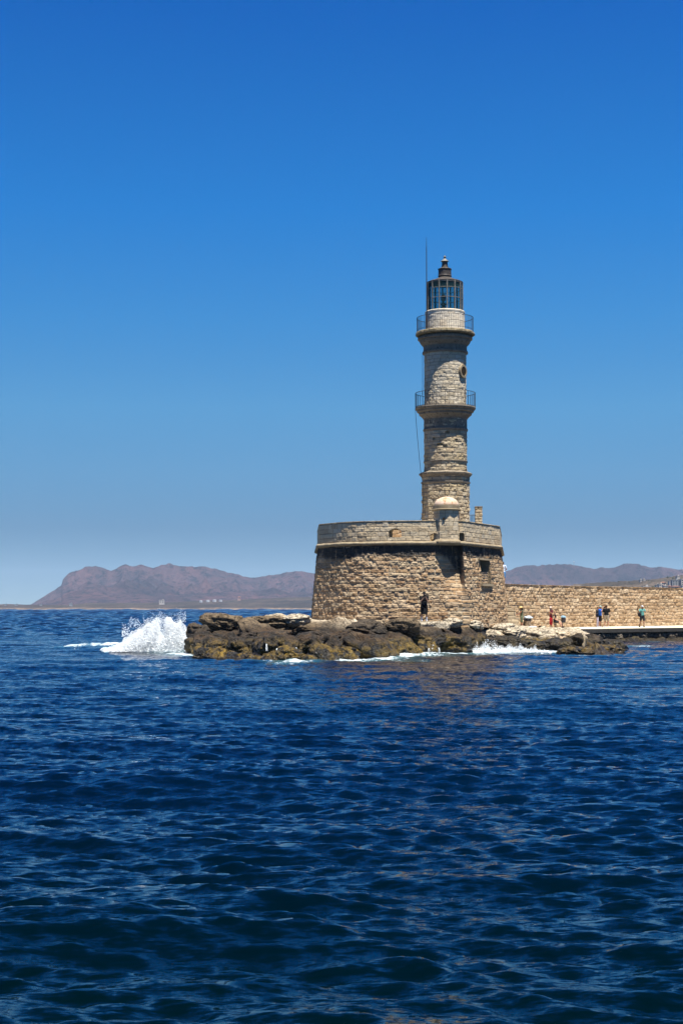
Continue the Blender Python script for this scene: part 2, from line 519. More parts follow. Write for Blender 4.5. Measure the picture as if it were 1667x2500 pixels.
# far chop: waves of the smallest size the sheet can carry there, with the steepness of the near ones
lr = np.log(RR); fw = sstep(95, 200, RR) * (1 - sstep(R(45), R(51), np.abs(AA)))
for i in range(16):
    p_ = rng.uniform(0.0125, 0.022); q_ = rng.normal(0, 0.45)
    oz += fw * (1 - 0.35 * sstep(900, 3000, RR)) * 0.062 * (p_ * RR / 6.283) * np.cos(2 * np.pi / p_ * (lr + q_ * AA) + rng.uniform(0, 6.28)) * (0.7 + 0.6 * vnoise(AA * 40 + i, lr * 9, seed=i))
verts = np.stack([ox, oy, oz], -1).reshape(-1, 3)
nu = len(ang)
me = mesh_np('sea', verts, grid_faces(nu, len(rr), close=True), {'foam': fo})
s = NT('sea_water')
wp = s.pos()
big = s.noise(0.035, 3, 0.5, vec=wp)
sx = s.n('ShaderNodeSeparateXYZ'); s.l(wp, sx.inputs[0])
# shallower, greener water over the pale bottom next to the near quay, deep blue further out
shal = s.mr(s.math('ADD', sx.outputs['Y'], s.math('MULTIPLY', big, 14)), 17, 31, 1, 0)
deep = s.mix(s.mr(big, 0.4, 0.62), (0.0, 0.0028, 0.0105), (0.0, 0.0042, 0.013))
colw = s.mix(shal, deep, (0.0, 0.0028, 0.0042))
fa = s.attr('foam')
fn = s.noise(1.0, 8, 0.75, vec=None)
mpn = s.n('ShaderNodeMapping'); mpn.inputs['Scale'].default_value = (2.2, 1.1, 2.0); s.l(wp, mpn.inputs['Vector'])
fn = s.noise(1.0, 8, 0.72, vec=mpn.outputs[0], dist=0.6)
ff = s.mr(s.math('ADD', s.math('MULTIPLY', fa, 0.62), s.math('MULTIPLY', s.math('SUBTRACT', fn, 0.5), 1.9)), 0.34, 0.80)
ff = s.math('MULTIPLY', ff, s.mr(fa, 0.02, 0.2))
turq = s.mr(fa, 0.05, 0.9, 0, 0.8)
colw = s.mix(turq, colw, (0.03, 0.12, 0.15))
s.base(s.mix(ff, colw, (0.56, 0.60, 0.63)))
s.set(s.math('ADD', s.math('MULTIPLY', ff, 0.7), 0.045), 0.48)
s.b.inputs['IOR'].default_value = 1.33
s.b.inputs['Specular Tint'].default_value = (0.62, 0.88, 1.0, 1)
mp1 = s.n('ShaderNodeMapping'); mp1.inputs['Scale'].default_value = (1.0, 1.5, 1.0); mp1.inputs['Rotation'].default_value = (0, 0, 0.3); s.l(wp, mp1.inputs['Vector'])
b1 = s.noise(5.5, 5, 0.62, vec=mp1.outputs[0], dist=0.4)
b2 = s.noise(1.6, 4, 0.6, vec=mp1.outputs[0])
def nvec(scale, sx_, sy_, detail, rough):
    mp_ = s.n('ShaderNodeMapping'); mp_.inputs['Scale'].default_value = (sx_, sy_, 1); s.l(wp, mp_.inputs['Vector'])
    nn = s.n('ShaderNodeTexNoise', i_Scale=scale, i_Detail=detail, i_Roughness=rough); s.l(mp_.outputs[0], nn.inputs['Vector'])
    sb = s.n('ShaderNodeVectorMath', operation='SUBTRACT'); s.l(nn.outputs['Color'], sb.inputs[0]); sb.inputs[1].default_value = (.5, .5, .5)
    return sb.outputs[0]
def vscale(v, f):
    m_ = s.n('ShaderNodeVectorMath', operation='SCALE'); s.l(v, m_.inputs[0])
    if hasattr(f, 'links'): s.l(f, m_.inputs['Scale'])
    else: m_.inputs['Scale'].default_value = f
    return m_.outputs[0]
def vadd(a, b):
    m_ = s.n('ShaderNodeVectorMath', operation='ADD'); s.l(a, m_.inputs[0]); s.l(b, m_.inputs[1]); return m_.outputs[0]
dl = s.n('ShaderNodeVectorMath', operation='LENGTH'); s.l(wp, dl.inputs[0])
farw = s.mr(dl.outputs['Value'], 60, 330)
v_ = vadd(vscale(nvec(11.0, .45, 1.2, 5, .7), 1.6), vscale(nvec(1.5, .6, 1.3, 3, .6), s.mr(farw, 0, 1, 0.2, 0.9)))
v_ = vadd(v_, vscale(nvec(0.22, .5, 1.2, 4, .65), s.math('MULTIPLY', farw, 0.8)))
flat_ = s.n('ShaderNodeVectorMath', operation='MULTIPLY'); s.l(v_, flat_.inputs[0]); flat_.inputs[1].default_value = (1, 1, 0)
gn = s.n('ShaderNodeNewGeometry')
nn_ = s.n('ShaderNodeVectorMath', operation='NORMALIZE'); s.l(vadd(gn.outputs['Normal'], flat_.outputs[0]), nn_.inputs[0])
s.l(nn_.outputs[0], s.b.inputs['Normal'])
M['sea'] = s.m
sea = link('sea', me, M['sea']); tag(sea, kind='structure')

# ------------------------------------------------------------------ rocky shore (terrain) + boulders
def rock_mat(name, dry=(0.155, 0.112, 0.066), mid=(0.024, 0.0155, 0.0075), wet=(0.006, 0.005, 0.003), algae=(0.22, 0.138, 0.013), pale_attr=False, z1=0.70, z2=1.1, zdry=1.55):  # default mid band near black: overhang shade and wetness put into the colour
    s = NT(name)
    p = s.pos(); sx = s.n('ShaderNodeSeparateXYZ'); s.l(p, sx.inputs[0])
    z = s.math('ADD', sx.outputs['Z'], s.math('MULTIPLY', s.math('SUBTRACT', s.noise(0.9, 4, 0.6), 0.5), 1.1))
    n1 = s.noise(1.5, 7, 0.72); n2 = s.noise(6.5, 6, 0.75); n3 = s.noise(0.75, 4, 0.6)
    m = s.mix(s.mr(n3, 0.42, 0.58), tuple(c * .6 for c in mid), (mid[0] * 2.3, mid[1] * 2.0, mid[2] * 1.7))
    col = s.mix(s.mr(z, zdry - 0.25, zdry + 0.3), m, dry)
    low = s.mix(s.mr(n1, 0.455, 0.53), wet, s.mix(s.mr(n3, 0.4, 0.6), algae, tuple(c * .45 for c in algae)))
    col = s.mix(s.mr(z, z1, z2, 1, 0), col, low)
    col = s.mix(s.mr(z, -0.1, 0.3, 1, 0), col, (0.03, 0.019, 0.011))
    col = s.mix(s.mr(n2, 0.42, 0.6, 0.0, 0.85), col, s.mix(1.0, col, (0.35, 0.34, 0.33), 'MULTIPLY'))
    if pale_attr:
        pa = s.attr('pale')
        pc = s.mix(s.mr(n1, 0.4, 0.66), (0.50, 0.43, 0.32), (0.30, 0.24, 0.165))
        pc = s.mix(s.mr(n2, 0.5, 0.66), pc, (0.14, 0.105, 0.07))
        col = s.mix(pa, col, pc)
    vor = s.n('ShaderNodeTexVoronoi', feature='DISTANCE_TO_EDGE', i_Scale=1.7)
    wv = s.n('ShaderNodeMixRGB' if False else 'ShaderNodeVectorMath', operation='ADD')
    nv = s.n('ShaderNodeTexNoise', i_Scale=2.0); s.l(p, nv.inputs['Vector']); s.l(p, wv.inputs[0]); s.l(nv.outputs['Color'], wv.inputs[1]); s.l(wv.outputs[0], vor.inputs['Vector'])
    crack = s.mr(vor.outputs['Distance'], 0.0, 0.06, 1, 0)
    col = s.mix(s.math('MULTIPLY', crack, 0.5), col, (0.02, 0.016, 0.012))
    s.base(col)
    hh = s.math('ADD', s.math('MULTIPLY', n1, 1.0), s.math('ADD', s.math('MULTIPLY', n2, 0.45), s.math('MULTIPLY', crack, -0.35)))
    s.bump(hh, 1.0, 0.22)
    s.set(s.mr(z, 0.5, 1.3, 0.38, 0.92), 0.4)
    return s.m
M['rock_ground'] = rock_mat('shore_rock', pale_attr=True)
M['boulder'] = rock_mat('boulder_brown')
M['boulder_pale'] = rock_mat('boulder_pale', dry=(0.50, 0.43, 0.32), mid=(0.36, 0.30, 0.215), wet=(0.03, 0.025, 0.018), z1=0.05, z2=0.5, zdry=0.9)
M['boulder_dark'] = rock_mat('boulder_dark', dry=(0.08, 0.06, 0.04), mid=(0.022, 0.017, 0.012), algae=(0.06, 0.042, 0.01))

# outline of the bastion at cordon level, from the photograph's corners
ZC = P(1050, 1327, 98).z
ZT = P(1050, 1270.5, 98).z
ZB = 1.5
def xy(px, D):
    p = P(px, 1327, D); return (p.x, p.y)
BP = [xy(774.5, 113), xy(779, 102.3), xy(850, 99.4), xy(950, 98.2), xy(1060, 97.95), xy(1128, 98.15), xy(1219, 104.4), xy(1224, 119)]

gx = np.arange(-12.5, 20, 0.12); gy = np.arange(75, 128, 0.16)
GX, GY = np.meshgrid(gx, gy)
sd = poly_sd(GX, GY, ISL)
ztop = 1.93 - 0.72 * sstep(8.5, 12.5, GX) + 0.25 * np.exp(-((GX + 7) / 2.5) ** 2)
wid = 8.5 - 4.5 * sstep(7, 11, GX) 
nz = fbm(GX / 1.7, GY / 1.7, seed=3, oct=5)
rz_ = ridged(GX / 2.2, GY / 2.2, seed=4, oct=4)
Zg = -0.9 + (ztop + 0.9) * np.clip(sstep(-2.2, 1, (sd - 0.2) / wid * 3 - 1.2), 0, 1)
rough_amt = 0.55 * (1 - sstep(6.0, 9.0, sd)) + 0.06
bast = np.array([(p[0], p[1]) for p in BP])
bd = -poly_sd(GX, GY, bast)
flat = sstep(0.6, 2.8, bd)
rough_amt = rough_amt * (0.12 + 0.88 * flat)
Zg = Zg + rough_amt * (nz + (rz_ - 0.45) * 0.9)
Zg = Zg - 1.15 * (1 - sstep(6.0, 9.5, sd)) * sstep(3.2, 5.0, bd) * (GX < 15)
Zg = np.where(sd < -2, -1.2, Zg)
pale = np.clip(sstep(1.45, 1.85, Zg + 0.25 * nz) * (1 - sstep(1.6, 4.2, bd - 1.2 * nz)) + sstep(9.5, 11.5, GX + nz) * sstep(0.75, 1.05, Zg), 0, 1)
shore = link('rocky_shore', mesh_np('rocky_shore', np.stack([GX, GY, Zg], -1).reshape(-1, 3), grid_faces(len(gx), len(gy)), {'pale': pale}), M['rock_ground'])
tag(shore, kind='structure')

def ground_z(x, y):
    i = int(round((x - gx[0]) / 0.12)); j = int(round((y - gy[0]) / 0.16))
    i = max(0, min(len(gx) - 1, i)); j = max(0, min(len(gy) - 1, j))
    return float(Zg[j, i])

def boulder_mesh(seed, sub=5):
    bm = bmesh.new(); bmesh.ops.create_icosphere(bm, subdivisions=sub, radius=1)
    co = np.array([v.co[:] for v in bm.verts])
    x, y, z = co.T
    # soften towards a block: superellipsoid, then cut a few flat faces
    r0 = (np.abs(x) ** 3 + np.abs(y) ** 3 + np.abs(z) ** 3) ** (-1 / 3.0)
    r0 = 0.7 + 0.3 * r0
    rg = np.random.RandomState(seed)
    for k in range(7):
        n = rg.normal(size=3); n /= np.linalg.norm(n); d = 0.62 + 0.3 * rg.rand()
        dot = (co @ n) * r0
        over = np.maximum(0, dot - d)
        r0 = r0 - over * 0.75 / np.maximum((co @ n), 0.3) * (dot > d)
    d = 1 + 0.30 * fbm(x * 1.3 + seed, y * 1.3, z * 1.3, seed=seed, oct=3) + 0.22 * (ridged(x * 1.9, y * 1.9 + seed, z * 1.9, seed=seed + 5, oct=4) - 0.5)
    d += 0.13 * fbm(x * 4, y * 5, z * 5 + seed, seed=seed + 9, oct=5)
    d -= 0.16 * sstep(.62, .9, ridged(x * 1.4 + 7, y * 1.4, z * 1.4 + seed, seed=seed + 21, oct=2))
    # horizontal bedding steps
    d += 0.05 * np.abs(np.sin(z * 7 + 2.5 * fbm(x * 2, y * 2, z * 2, seed=seed + 2, oct=2)))
    co = co * (r0 * d)[:, None]
    for v, c in zip(bm.verts, co): v.co = c
    me = bpy.data.meshes.new('boulder'); bm.to_mesh(me); bm.free()
    for p in me.polygons: p.use_smooth = True
    return me
BM_ = [boulder_mesh(11 + i, 5 if i < 8 else 4) for i in range(11)]
ORD = ['first', 'second', 'third', 'fourth', 'fifth', 'sixth', 'seventh', 'eighth', 'ninth', 'tenth', 'eleventh', 'twelfth', 'thirteenth', 'fourteenth',
       'fifteenth', 'sixteenth', 'seventeenth', 'eighteenth', 'nineteenth', 'twentieth', 'twenty-first', 'twenty-second', 'twenty-third', 'twenty-fourth', 'twenty-fifth', 'twenty-sixth']
_mesh_cache = {}
def boulder(x, y, z, r, mat, label, group, rot=None, idx=None):
    idx = random.randrange(len(BM_)) if idx is None else idx
    key = (idx, mat)
    if key not in _mesh_cache:
        m2 = BM_[idx].copy(); m2.materials.append(M[mat]); _mesh_cache[key] = m2
    o = bpy.data.objects.new('boulder', _mesh_cache[key]); COL.objects.link(o)
    o.location = (x, y, z); o.scale = r
    o.rotation_euler = rot or (random.uniform(-.45, .45), random.uniform(-.45, .45), random.uniform(0, 6.28))
    return tag(o, label, 'boulder', group)

wlx = [p[0] for p in WL]; wly = [p[1] for p in WL]
rows = [  # name, fraction of the slope, z, radius, colour
    ('waterline row', 0.06, -0.05, (0.95, 0.8, 0.62), 'boulder', 'brown and olive wet boulder'),
    ('second row up', 0.28, 0.40, (1.1, 1.0, 0.72), 'boulder', 'algae-stained boulder'),
    ('middle row', 0.60, 0.62, (1.05, 1.0, 0.5), 'boulder_dark', 'dark shadowed boulder'),  # near-black stone colour also stands for the shade beneath the top row
    ('top row', 0.74, 1.03, (1.25, 1.35, 0.44), 'boulder', 'dry brown boulder'),
]
for rn, fr, zz, rad, mat, txt in rows:
    n = 0
    px = 508.0 if rn != 'top row' else 522.0
    end = 1180 if rn != 'top row' else 1150
    while px < end:
        py = np.interp(px, wlx, wly)
        Dw = CAMZ * F / (py - 1487)
        Dt = float(np.interp(px, [450, 560, 740, 800, 1000, 1130, 1200], [101, 101, 96, 93.5, 94, 95.5, 104]))
        D = Dw + 0.5 + (Dt - Dw) * fr + random.uniform(-.5, .5)
        k = random.uniform(0.62, 1.2)
        tipx = 1 - 0.45 * max(0, 1 - (px - 450) / 80)
        z = (zz + random.uniform(-.15, .15)) * (tipx if fr > .2 else 1)
        
        r = (rad[0] * k, rad[1] * random.uniform(.85, 1.2), rad[2] * random.uniform(.85, 1.25) * (0.8 + 0.2 * k))
        x = P(px, 1560, D).x
        m2 = mat
        if fr > 0.5 and random.random() < 0.2: m2 = 'boulder'
        boulder(x, D, z, r, m2, '%s, %s from the left tip in the %s' % (txt, ORD[n], rn), 'boulders piled in front of the bastion')
        n += 1
        px += (rad[0] * k * 1.2) / mpp(1560, D) * random.uniform(.85, 1.1)
# boulders by hand: the ones one can point at
B = lambda px, py, D, r, mat, lab, idx=0, rot=(0, 0, 0): boulder(P(px, py, D).x, D, P(px, py, D).z, r, mat, lab, 'boulders piled in front of the bastion', rot, idx)
B(546, 1524, 97, (1.4, 1.2, 0.66), 'boulder', 'highest rounded boulder with pale crown at the left end of the shore', 4, (0.1, 0.12, .4))
B(486, 1543, 95, (0.8, 0.9, 0.6), 'boulder_dark', 'dark boulder jutting left into the splash', 2)
B(498, 1572, 93, (0.95, 1.0, 0.75), 'boulder', 'big olive boulder under the splash at the left tip', 3)
B(440, 1586, 97.5, (0.34, 0.3, 0.2), 'boulder_dark', 'small round rock standing alone in the foam', 4)
B(650, 1519, 97.5, (1.4, 1.1, 0.42), 'boulder', 'broad dry boulder on the skyline between the left end and the bastion', 5)
B(604, 1525, 97.5, (1.0, 0.9, 0.42), 'boulder', 'brown boulder on the skyline right of the highest boulder', 6)
B(722, 1515, 97.5, (1.0, 0.9, 0.42), 'boulder_pale', 'pale boulder touching the foot of the bastion corner', 0)
B(700, 1608, 79.0, (0.9, 0.7, 0.55), 'boulder', 'reddish brown rock standing furthest forward in the water', 7)
B(905, 1590, 86, (1.75, 1.2, 0.95), 'boulder', 'large dome-shaped golden green boulder at the waterline', 8, (0, 0.2, 0.3))
B(985, 1588, 93.5, (0.95, 0.8, 0.5), 'boulder', 'low olive rock with water running off it', 9)
B(830, 1598, 85, (1.5, 1.1, 0.6), 'boulder', 'flat yellow green boulder left of the golden one', 2, (0, 0, 0.8))
B(900, 1536, 92, (1.1, 0.9, 0.55), 'boulder_dark', 'dark block under the platform edge below the parapet opening', 3)
B(985, 1532, 92.5, (1.0, 0.9, 0.55), 'boulder', 'brown rounded block left of the standing man', 4)
B(1085, 1573, 95, (1.5, 1.2, 0.75), 'boulder', 'smooth olive boulder sloping into the foam', 5, (0, .15, 0))
for px, py, D, r, idx, lab in [
    (1105, 1521, 97.2, (0.75, .6, .32), 0, 'pale boulder under the turret shadow at the bastion foot'),
    (1160, 1527, 98.5, (0.65, .6, .3), 1, 'cream boulder below the walled-up window'),
    (1225, 1536, 102, (1.0, .9, .42), 2, 'cream boulder at the right foot of the bastion'),
    (1252, 1545, 101, (0.9, .9, .38), 6, 'tan orange-stained boulder below the stone steps'),
    (1275, 1541, 108, (0.95, .9, .36), 3, 'long pale boulder in front of the steps'),
    (1310, 1560, 104, (1.45, 1.2, .60), 4, 'big whitish pitted boulder below the litter bin'),
    (1362, 1556, 107, (1.15, 1.0, .55), 5, 'pale boulder below the small post bin'),
    (1345, 1543, 112, (1.2, .9, .36), 6, 'tan boulder beside the start of the quay edge'),
    (1400, 1552, 112, (1.2, 1.0, .5), 7, 'tan and grey boulder under the first metres of quay'),
    (1200, 1556, 101, (1.0, .9, .48), 1, 'grey white boulder above the breaking wave')]:
    B(px, py, D, r, 'boulder_pale', lab, idx, (0, 0, random.uniform(0, 6)))
for px, py, D, r, idx, lab in [
    (1240, 1573, 100, (1.3, 1.0, .55), 0, 'black wet boulder behind the breaking wave'),
    (1300, 1582, 99.5, (1.4, 1.0, .5), 1, 'black wet boulder right of the breaking wave'),
    (1370, 1580, 100, (1.5, 1.1, .65), 2, 'dark boulder under the big whitish one'),
    (1400, 1595, 96, (1.3, 1.0, .40), 3, 'low olive boulder in the water below the quay start'),
    (1440, 1576, 101, (1.5, 1.2, .75), 4, 'dark brown boulder against the quay face'),
    (1470, 1592, 98, (1.3, 1.0, .5), 5, 'yellow green boulder at the right end of the rocks'),
    (1500, 1582, 103, (0.9, .9, .55), 6, 'dark rounded boulder last before the open quay face'),
    (1180, 1575, 100, (1.1, 1.0, .5), 7, 'black boulder left of the breaking wave')]:
    B(px, py, D, r, 'boulder' if ('olive' in lab or 'yellow' in lab) else 'boulder_dark', lab, idx, (0, 0, random.uniform(0, 6)))

# ------------------------------------------------------------------ far land
def terrain(name, sil, Dfoot, Dridge, Dback, base_z, mat, seed, nu=420, nv=90, rough=0.16, foot_px=None, peak=1.0, tex=1.0):
    """ridge height field: `sil` = skyline in photograph pixels, sampled where the ridge stands"""
    px = np.linspace(sil[0][0], sil[-1][0], nu)
    py = np.interp(px, [p[0] for p in sil], [p[1] for p in sil])
    X_r = np.array([P(a, b, Dridge).x for a, b in zip(px, py)])
    Z_r = np.array([P(a, b, Dridge).z for a, b in zip(px, py)])
    Z_r = Z_r + (Z_r - base_z) * 0.02 * fbm(px / 9, px * 0, seed=seed, oct=3)
    t = np.linspace(0, 1.6, nv)
    T, XR = np.meshgrid(t, X_r, indexing='ij'); ZR = np.broadcast_to(Z_r, T.shape)
    Y = Dfoot + (Dridge - Dfoot) * np.minimum(T, 1) + (Dback - Dridge) * np.maximum(T - 1, 0) / 0.6
    X = XR * (Y / Dridge)
    prof = np.where(T <= 1, np.sin(np.minimum(T, 1) * math.pi / 2) ** peak, 1 - 0.75 * sstep(1, 1.6, T))
    H = (ZR - base_z) * prof
    S = (Dridge - Dfoot)
    er = ridged(X / (S * 0.16), Y / (S * 0.30), seed=seed + 3, oct=5)
    fb = fbm(X / (S * 0.05), Y / (S * 0.05), seed=seed + 8, oct=4)
    edge = np.minimum(T, 1) * (1 - np.minimum(T, 1) ** 6) * 2.2
    edge = np.where(T > 1, 0.4, edge)
    H = H * (1 - rough * (1 - er) * edge - 0.12 * tex * (0.5 - 0.5 * fb) * edge)
    Z = base_z + H
    Z[0] = base_z - 3
    return link(name, mesh_np(name, np.stack([X, Y, Z], -1).reshape(-1, 3), grid_faces(nu, nv)), mat)

def scrub_mat(name, c1, c2, c3, sc, bd, shore=None):
    s = NT(name)
    a = s.noise(sc, 5, 0.7); b = s.noise(sc * 3, 5, 0.8); c = s.noise(sc * 0.22, 3, 0.55)
    col = s.mix(s.mr(a, 0.4, 0.62), c1, c2)
    col = s.mix(s.mr(c, 0.48, 0.58, 0, 0.75), col, tuple(v * 0.55 for v in c2))
    col = s.mix(s.mr(b, 0.48, 0.60), col, c3)
    if shore:
        sx = s.n('ShaderNodeSeparateXYZ'); s.l(s.pos(), sx.inputs[0])
        z = s.math('ADD', sx.outputs['Z'], s.math('MULTIPLY', s.math('SUBTRACT', a, 0.5), shore[1]))
        col = s.mix(s.mr(z, shore[0] * 0.6, shore[0] * 1.4, 1, 0), col, s.mix(s.mr(b, 0.42, 0.56), shore[2], shore[3]))
        col = s.mix(s.mr(sx.outputs['Z'], 0.5, 1.6, 1, 0), col, (0.03, 0.023, 0.018))
    s.base(col); s.bump(b, 0.8, bd)
    return s.set(0.95, 0.1)
M['mount'] = scrub_mat('mountain_scrub', (0.105, 0.053, 0.054), (0.045, 0.030, 0.037), (0.004, 0.005, 0.008), 0.010, 60)
M['hill'] = scrub_mat('hill_scrub', (0.10, 0.075, 0.055), (0.06, 0.048, 0.036), (0.014, 0.016, 0.011), 0.05, 2)
M['head'] = scrub_mat('headland_scrub', (0.07, 0.052, 0.040), (0.035, 0.030, 0.024), (0.006, 0.006, 0.006), 0.028, 3,
                      shore=(4.2, 14.0, (0.25, 0.18, 0.12), (0.05, 0.038, 0.028)))

left_sil = [(40, 1488), (77, 1475), (107, 1456), (136, 1438), (151, 1427), (154, 1413), (162, 1404), (171, 1394), (193, 1390), (211, 1381), (232, 1379.5), (250, 1383),
            (271, 1392), (286, 1385), (296, 1379), (307, 1375), (323, 1380), (334, 1379), (345, 1375), (361, 1381), (375, 1386), (393, 1378), (411, 1374), (425, 1376),
            (439, 1380), (464, 1380), (480, 1381), (496, 1379), (512, 1384), (529, 1386), (553, 1395), (580, 1401), (603, 1408), (622, 1409), (645, 1405), (670, 1401),
            (700, 1396), (733, 1393), (765, 1397), (800, 1402), (850, 1400), (900, 1392), (960, 1398), (1030, 1405), (1100, 1402), (1160, 1404), (1210, 1398), (1231, 1394),
            (1248, 1389), (1262, 1381), (1292, 1378), (1310, 1379), (1328, 1376), (1345, 1376), (1361, 1374), (1390, 1374.5), (1408, 1378), (1430, 1383), (1447, 1387),
            (1468, 1382), (1480, 1384), (1498, 1384), (1516, 1376), (1530, 1372), (1557, 1374), (1584, 1382), (1605, 1381), (1629, 1384), (1658, 1388), (1680, 1386), (1760, 1380), (1860, 1386), (2000, 1400)]
mt = terrain('mountain_range', left_sil, 4800, 6600, 7600, 0, M['mount'], 21, nu=1100, nv=200, rough=0.75, tex=2.5)
tag(mt, kind='structure')
head_sil = [(-420, 1479), (-200, 1477), (0, 1475.5), (12, 1474.5), (60, 1476), (143, 1477), (180, 1476), (214, 1472), (300, 1472), (357, 1472), (420, 1470), (490, 1467), (560, 1465), (620, 1462), (690, 1459), (761, 1457.5), (900, 1455), (1050, 1456), (1250, 1462), (1420, 1470)]
hd = terrain('headland', head_sil, 3350, 3900, 4300, 0, M['head'], 31, nu=700, nv=70, rough=0.15, peak=0.8)
tag(hd, kind='structure')
hill_sil = [(1330, 1462), (1380, 1436), (1399, 1426), (1430, 1423.5), (1468, 1421), (1500, 1419.5), (1536, 1417), (1560, 1416), (1587, 1414), (1610, 1412), (1632, 1409), (1650, 1405), (1667, 1402.5), (1720, 1394), (1800, 1388), (1950, 1392), (2100, 1400)]
hl = terrain('hillside', hill_sil, 1500, 2100, 2500, 0, M['hill'], 41, nu=420, nv=80, rough=0.12, peak=0.9)
tag(hl, kind='structure')

# ------------------------------------------------------------------ masonry
def bond_field(S, Z, course, length, gap, depth, seed, warp=0.03, edge=0.05, rnd=0.02, rubble=0.0):
    """per point: relief height, block tone, mortar amount"""
    S = np.asarray(S, float); Z = np.asarray(Z, float)
    Sw = S + warp * fbm(S * 2.3, Z * 2.3, seed=seed + 1, oct=3) * 2
    Zw = Z + warp * fbm(S * 1.1, Z * 1.1, seed=seed + 2, oct=3) * 2 + rubble * fbm(S * 4, Z * 4, seed=seed + 12, oct=2)
    rg = np.random.RandomState(seed)
    z0 = Z.min() - 1
    nC = int((Z.max() - z0 + 2) / course[0]) + 3
    ch = rg.uniform(course[0], course[1], nC); ce = z0 + np.concatenate([[0], np.cumsum(ch)])
    ci = np.clip(np.searchsorted(ce, Zw, side='right') - 1, 0, nC - 1)
    dz = np.minimum(Zw - ce[ci], ce[ci + 1] - Zw)
    s0, s1 = S.min() - 2, S.max() + 3
    ds = np.zeros_like(S); bid = np.zeros(S.shape, np.int64)
    for c in np.unique(ci):
        m = ci == c
        nB = int((s1 - s0) / length[0]) + 3
        be = s0 + np.concatenate([[0], np.cumsum(rg.uniform(length[0], length[1], nB))]) - rg.rand() * length[1]
        q = Sw[m]
        bi = np.clip(np.searchsorted(be, q, side='right') - 1, 0, nB - 1)
        ds[m] = np.minimum(q - be[bi], be[bi + 1] - q); bid[m] = bi
    d = np.minimum(ds, dz)
    tone = _h(bid, ci.astype(np.int64), np.zeros_like(bid), seed + 7)
    r2 = _h(bid, ci.astype(np.int64), np.ones_like(bid), seed + 8)
    mort = 1 - sstep(gap * 0.5, gap, d)
    h = sstep(gap * 0.4, gap * 0.4 + edge, d) * depth + rnd * (r2 - 0.5) * (1 - mort)
    return h, tone, mort

def resample(pts, step, close=False):
    pts = [np.array(p, float) for p in pts]
    if close: pts = pts + [pts[0]]
    out = []; S = []; acc = 0
    for a, b in zip(pts[:-1], pts[1:]):
        l = np.linalg.norm(b - a); n = max(1, int(round(l / step)))
        for i in range(n):
            out.append(a + (b - a) * i / n); S.append(acc + l * i / n)
        acc += l
    if not close: out.append(pts[-1]); S.append(acc)
    return np.array(out), np.array(S), acc

def normals2d(Pn, close=False, outward=1):
    if close: d = np.roll(Pn, -1, 0) - np.roll(Pn, 1, 0)
    else: d = np.gradient(Pn, axis=0)
    d /= np.linalg.norm(d, axis=1)[:, None] + 1e-9
    return np.stack([d[:, 1], -d[:, 0]], 1) * outward       # right-hand side of the walking direction

def masonry(name, path, z0, z1, step, mat, parent, bond, close=False, offset=None, outward=1, mask=None, noise=(0.02, 3.0), holes=(), normals=None, stain_shade=None, zfun=None):
    Pn, S, tot = resample(path, step, close)
    N = normals2d(Pn, close, outward) if normals is None else normals(Pn)
    nz_ = max(2, int(round((z1 - z0) / step)) + 1)
    zs = np.linspace(z0, z1, nz_)
    SS, ZZ = np.meshgrid(S, zs)
    h, tone, mort = bond_field(SS, ZZ, **bond)
    wob = noise[0] * fbm(SS * noise[1], ZZ * noise[1], seed=bond['seed'] + 30, oct=4)
    fade = np.ones_like(SS)
    off = h + wob * fade
    for (hs, hz, hw, hh, hd) in holes:
        m = (np.abs(SS - hs) < hw / 2) & (np.abs(ZZ - hz) < hh / 2)
        off = np.where(m, -hd, off)
    if offset is not None: off = off + offset(SS, ZZ)
    X = Pn[None, :, 0] + N[None, :, 0] * off; Y = Pn[None, :, 1] + N[None, :, 1] * off
    Zq = ZZ if zfun is None else zfun(SS, ZZ)
    V = np.stack([X, Y, Zq], -1).reshape(-1, 3)
    Fc = grid_faces(len(S), nz_, close)
    if mask is not None:
        mk = mask(SS, ZZ).reshape(-1)
        Fc = Fc[~(mk[Fc].sum(1) >= 3)]
    at = {'tone': tone, 'mort': mort}
    if stain_shade is not None: at['stain_shade'] = stain_shade(SS, ZZ)
    me = mesh_np(name, V, Fc, at, smooth=False)
    # make sure that the faces look outwards
    return link(name, me, mat, parent), S, Pn

# ------------------------------------------------------------------ bastion
TC = P(1087, 1100, 103.6)                       # tower axis
bas = empty('bastion', (4.0, 99.0, 1.5), 'round-fronted battered stone bastion of rough tan blocks carrying the lighthouse', 'bastion')
bas_pts = [np.array(p) for p in BP]
def curve_path(step=0.035):
    """sharp corners at the two ends, gently curved front between them"""
    A = [BP[0], BP[1]]
    pts = [BP[1], BP[2], BP[3], BP[4]]
    q = []
    for i in range(1, 40):
        t = i / 40 * 3; k = int(t); f = t - k
        p0 = np.array(pts[max(k - 1, 0)]); p1 = np.array(pts[k]); p2 = np.array(pts[k + 1]); p3 = np.array(pts[min(k + 2, 3)])
        q.append(tuple(0.5 * ((2 * p1) + (-p0 + p2) * f + (2 * p0 - 5 * p1 + 4 * p2 - p3) * f * f + (-p0 + 3 * p1 - 3 * p2 + p3) * f ** 3)))
    return A + q + [BP[4], BP[5], BP[6], BP[7]]
path = curve_path()
def path_s(px):
    Pn, S, t = resample(path, 0.05)
    pxs = 833.5 + Pn[:, 0] / Pn[:, 1] * F * cp_
    d01 = math.hypot(BP[1][0] - BP[0][0], BP[1][1] - BP[0][1]); d67 = math.hypot(BP[7][0] - BP[6][0], BP[7][1] - BP[6][1])
    m = (S > d01) & (S < t - d67)
    return float(np.interp(px, pxs[m], S[m]))
sE = path_s(1127); sD = path_s(1060)
sA = math.hypot(BP[1][0] - BP[0][0], BP[1][1] - BP[0][1])
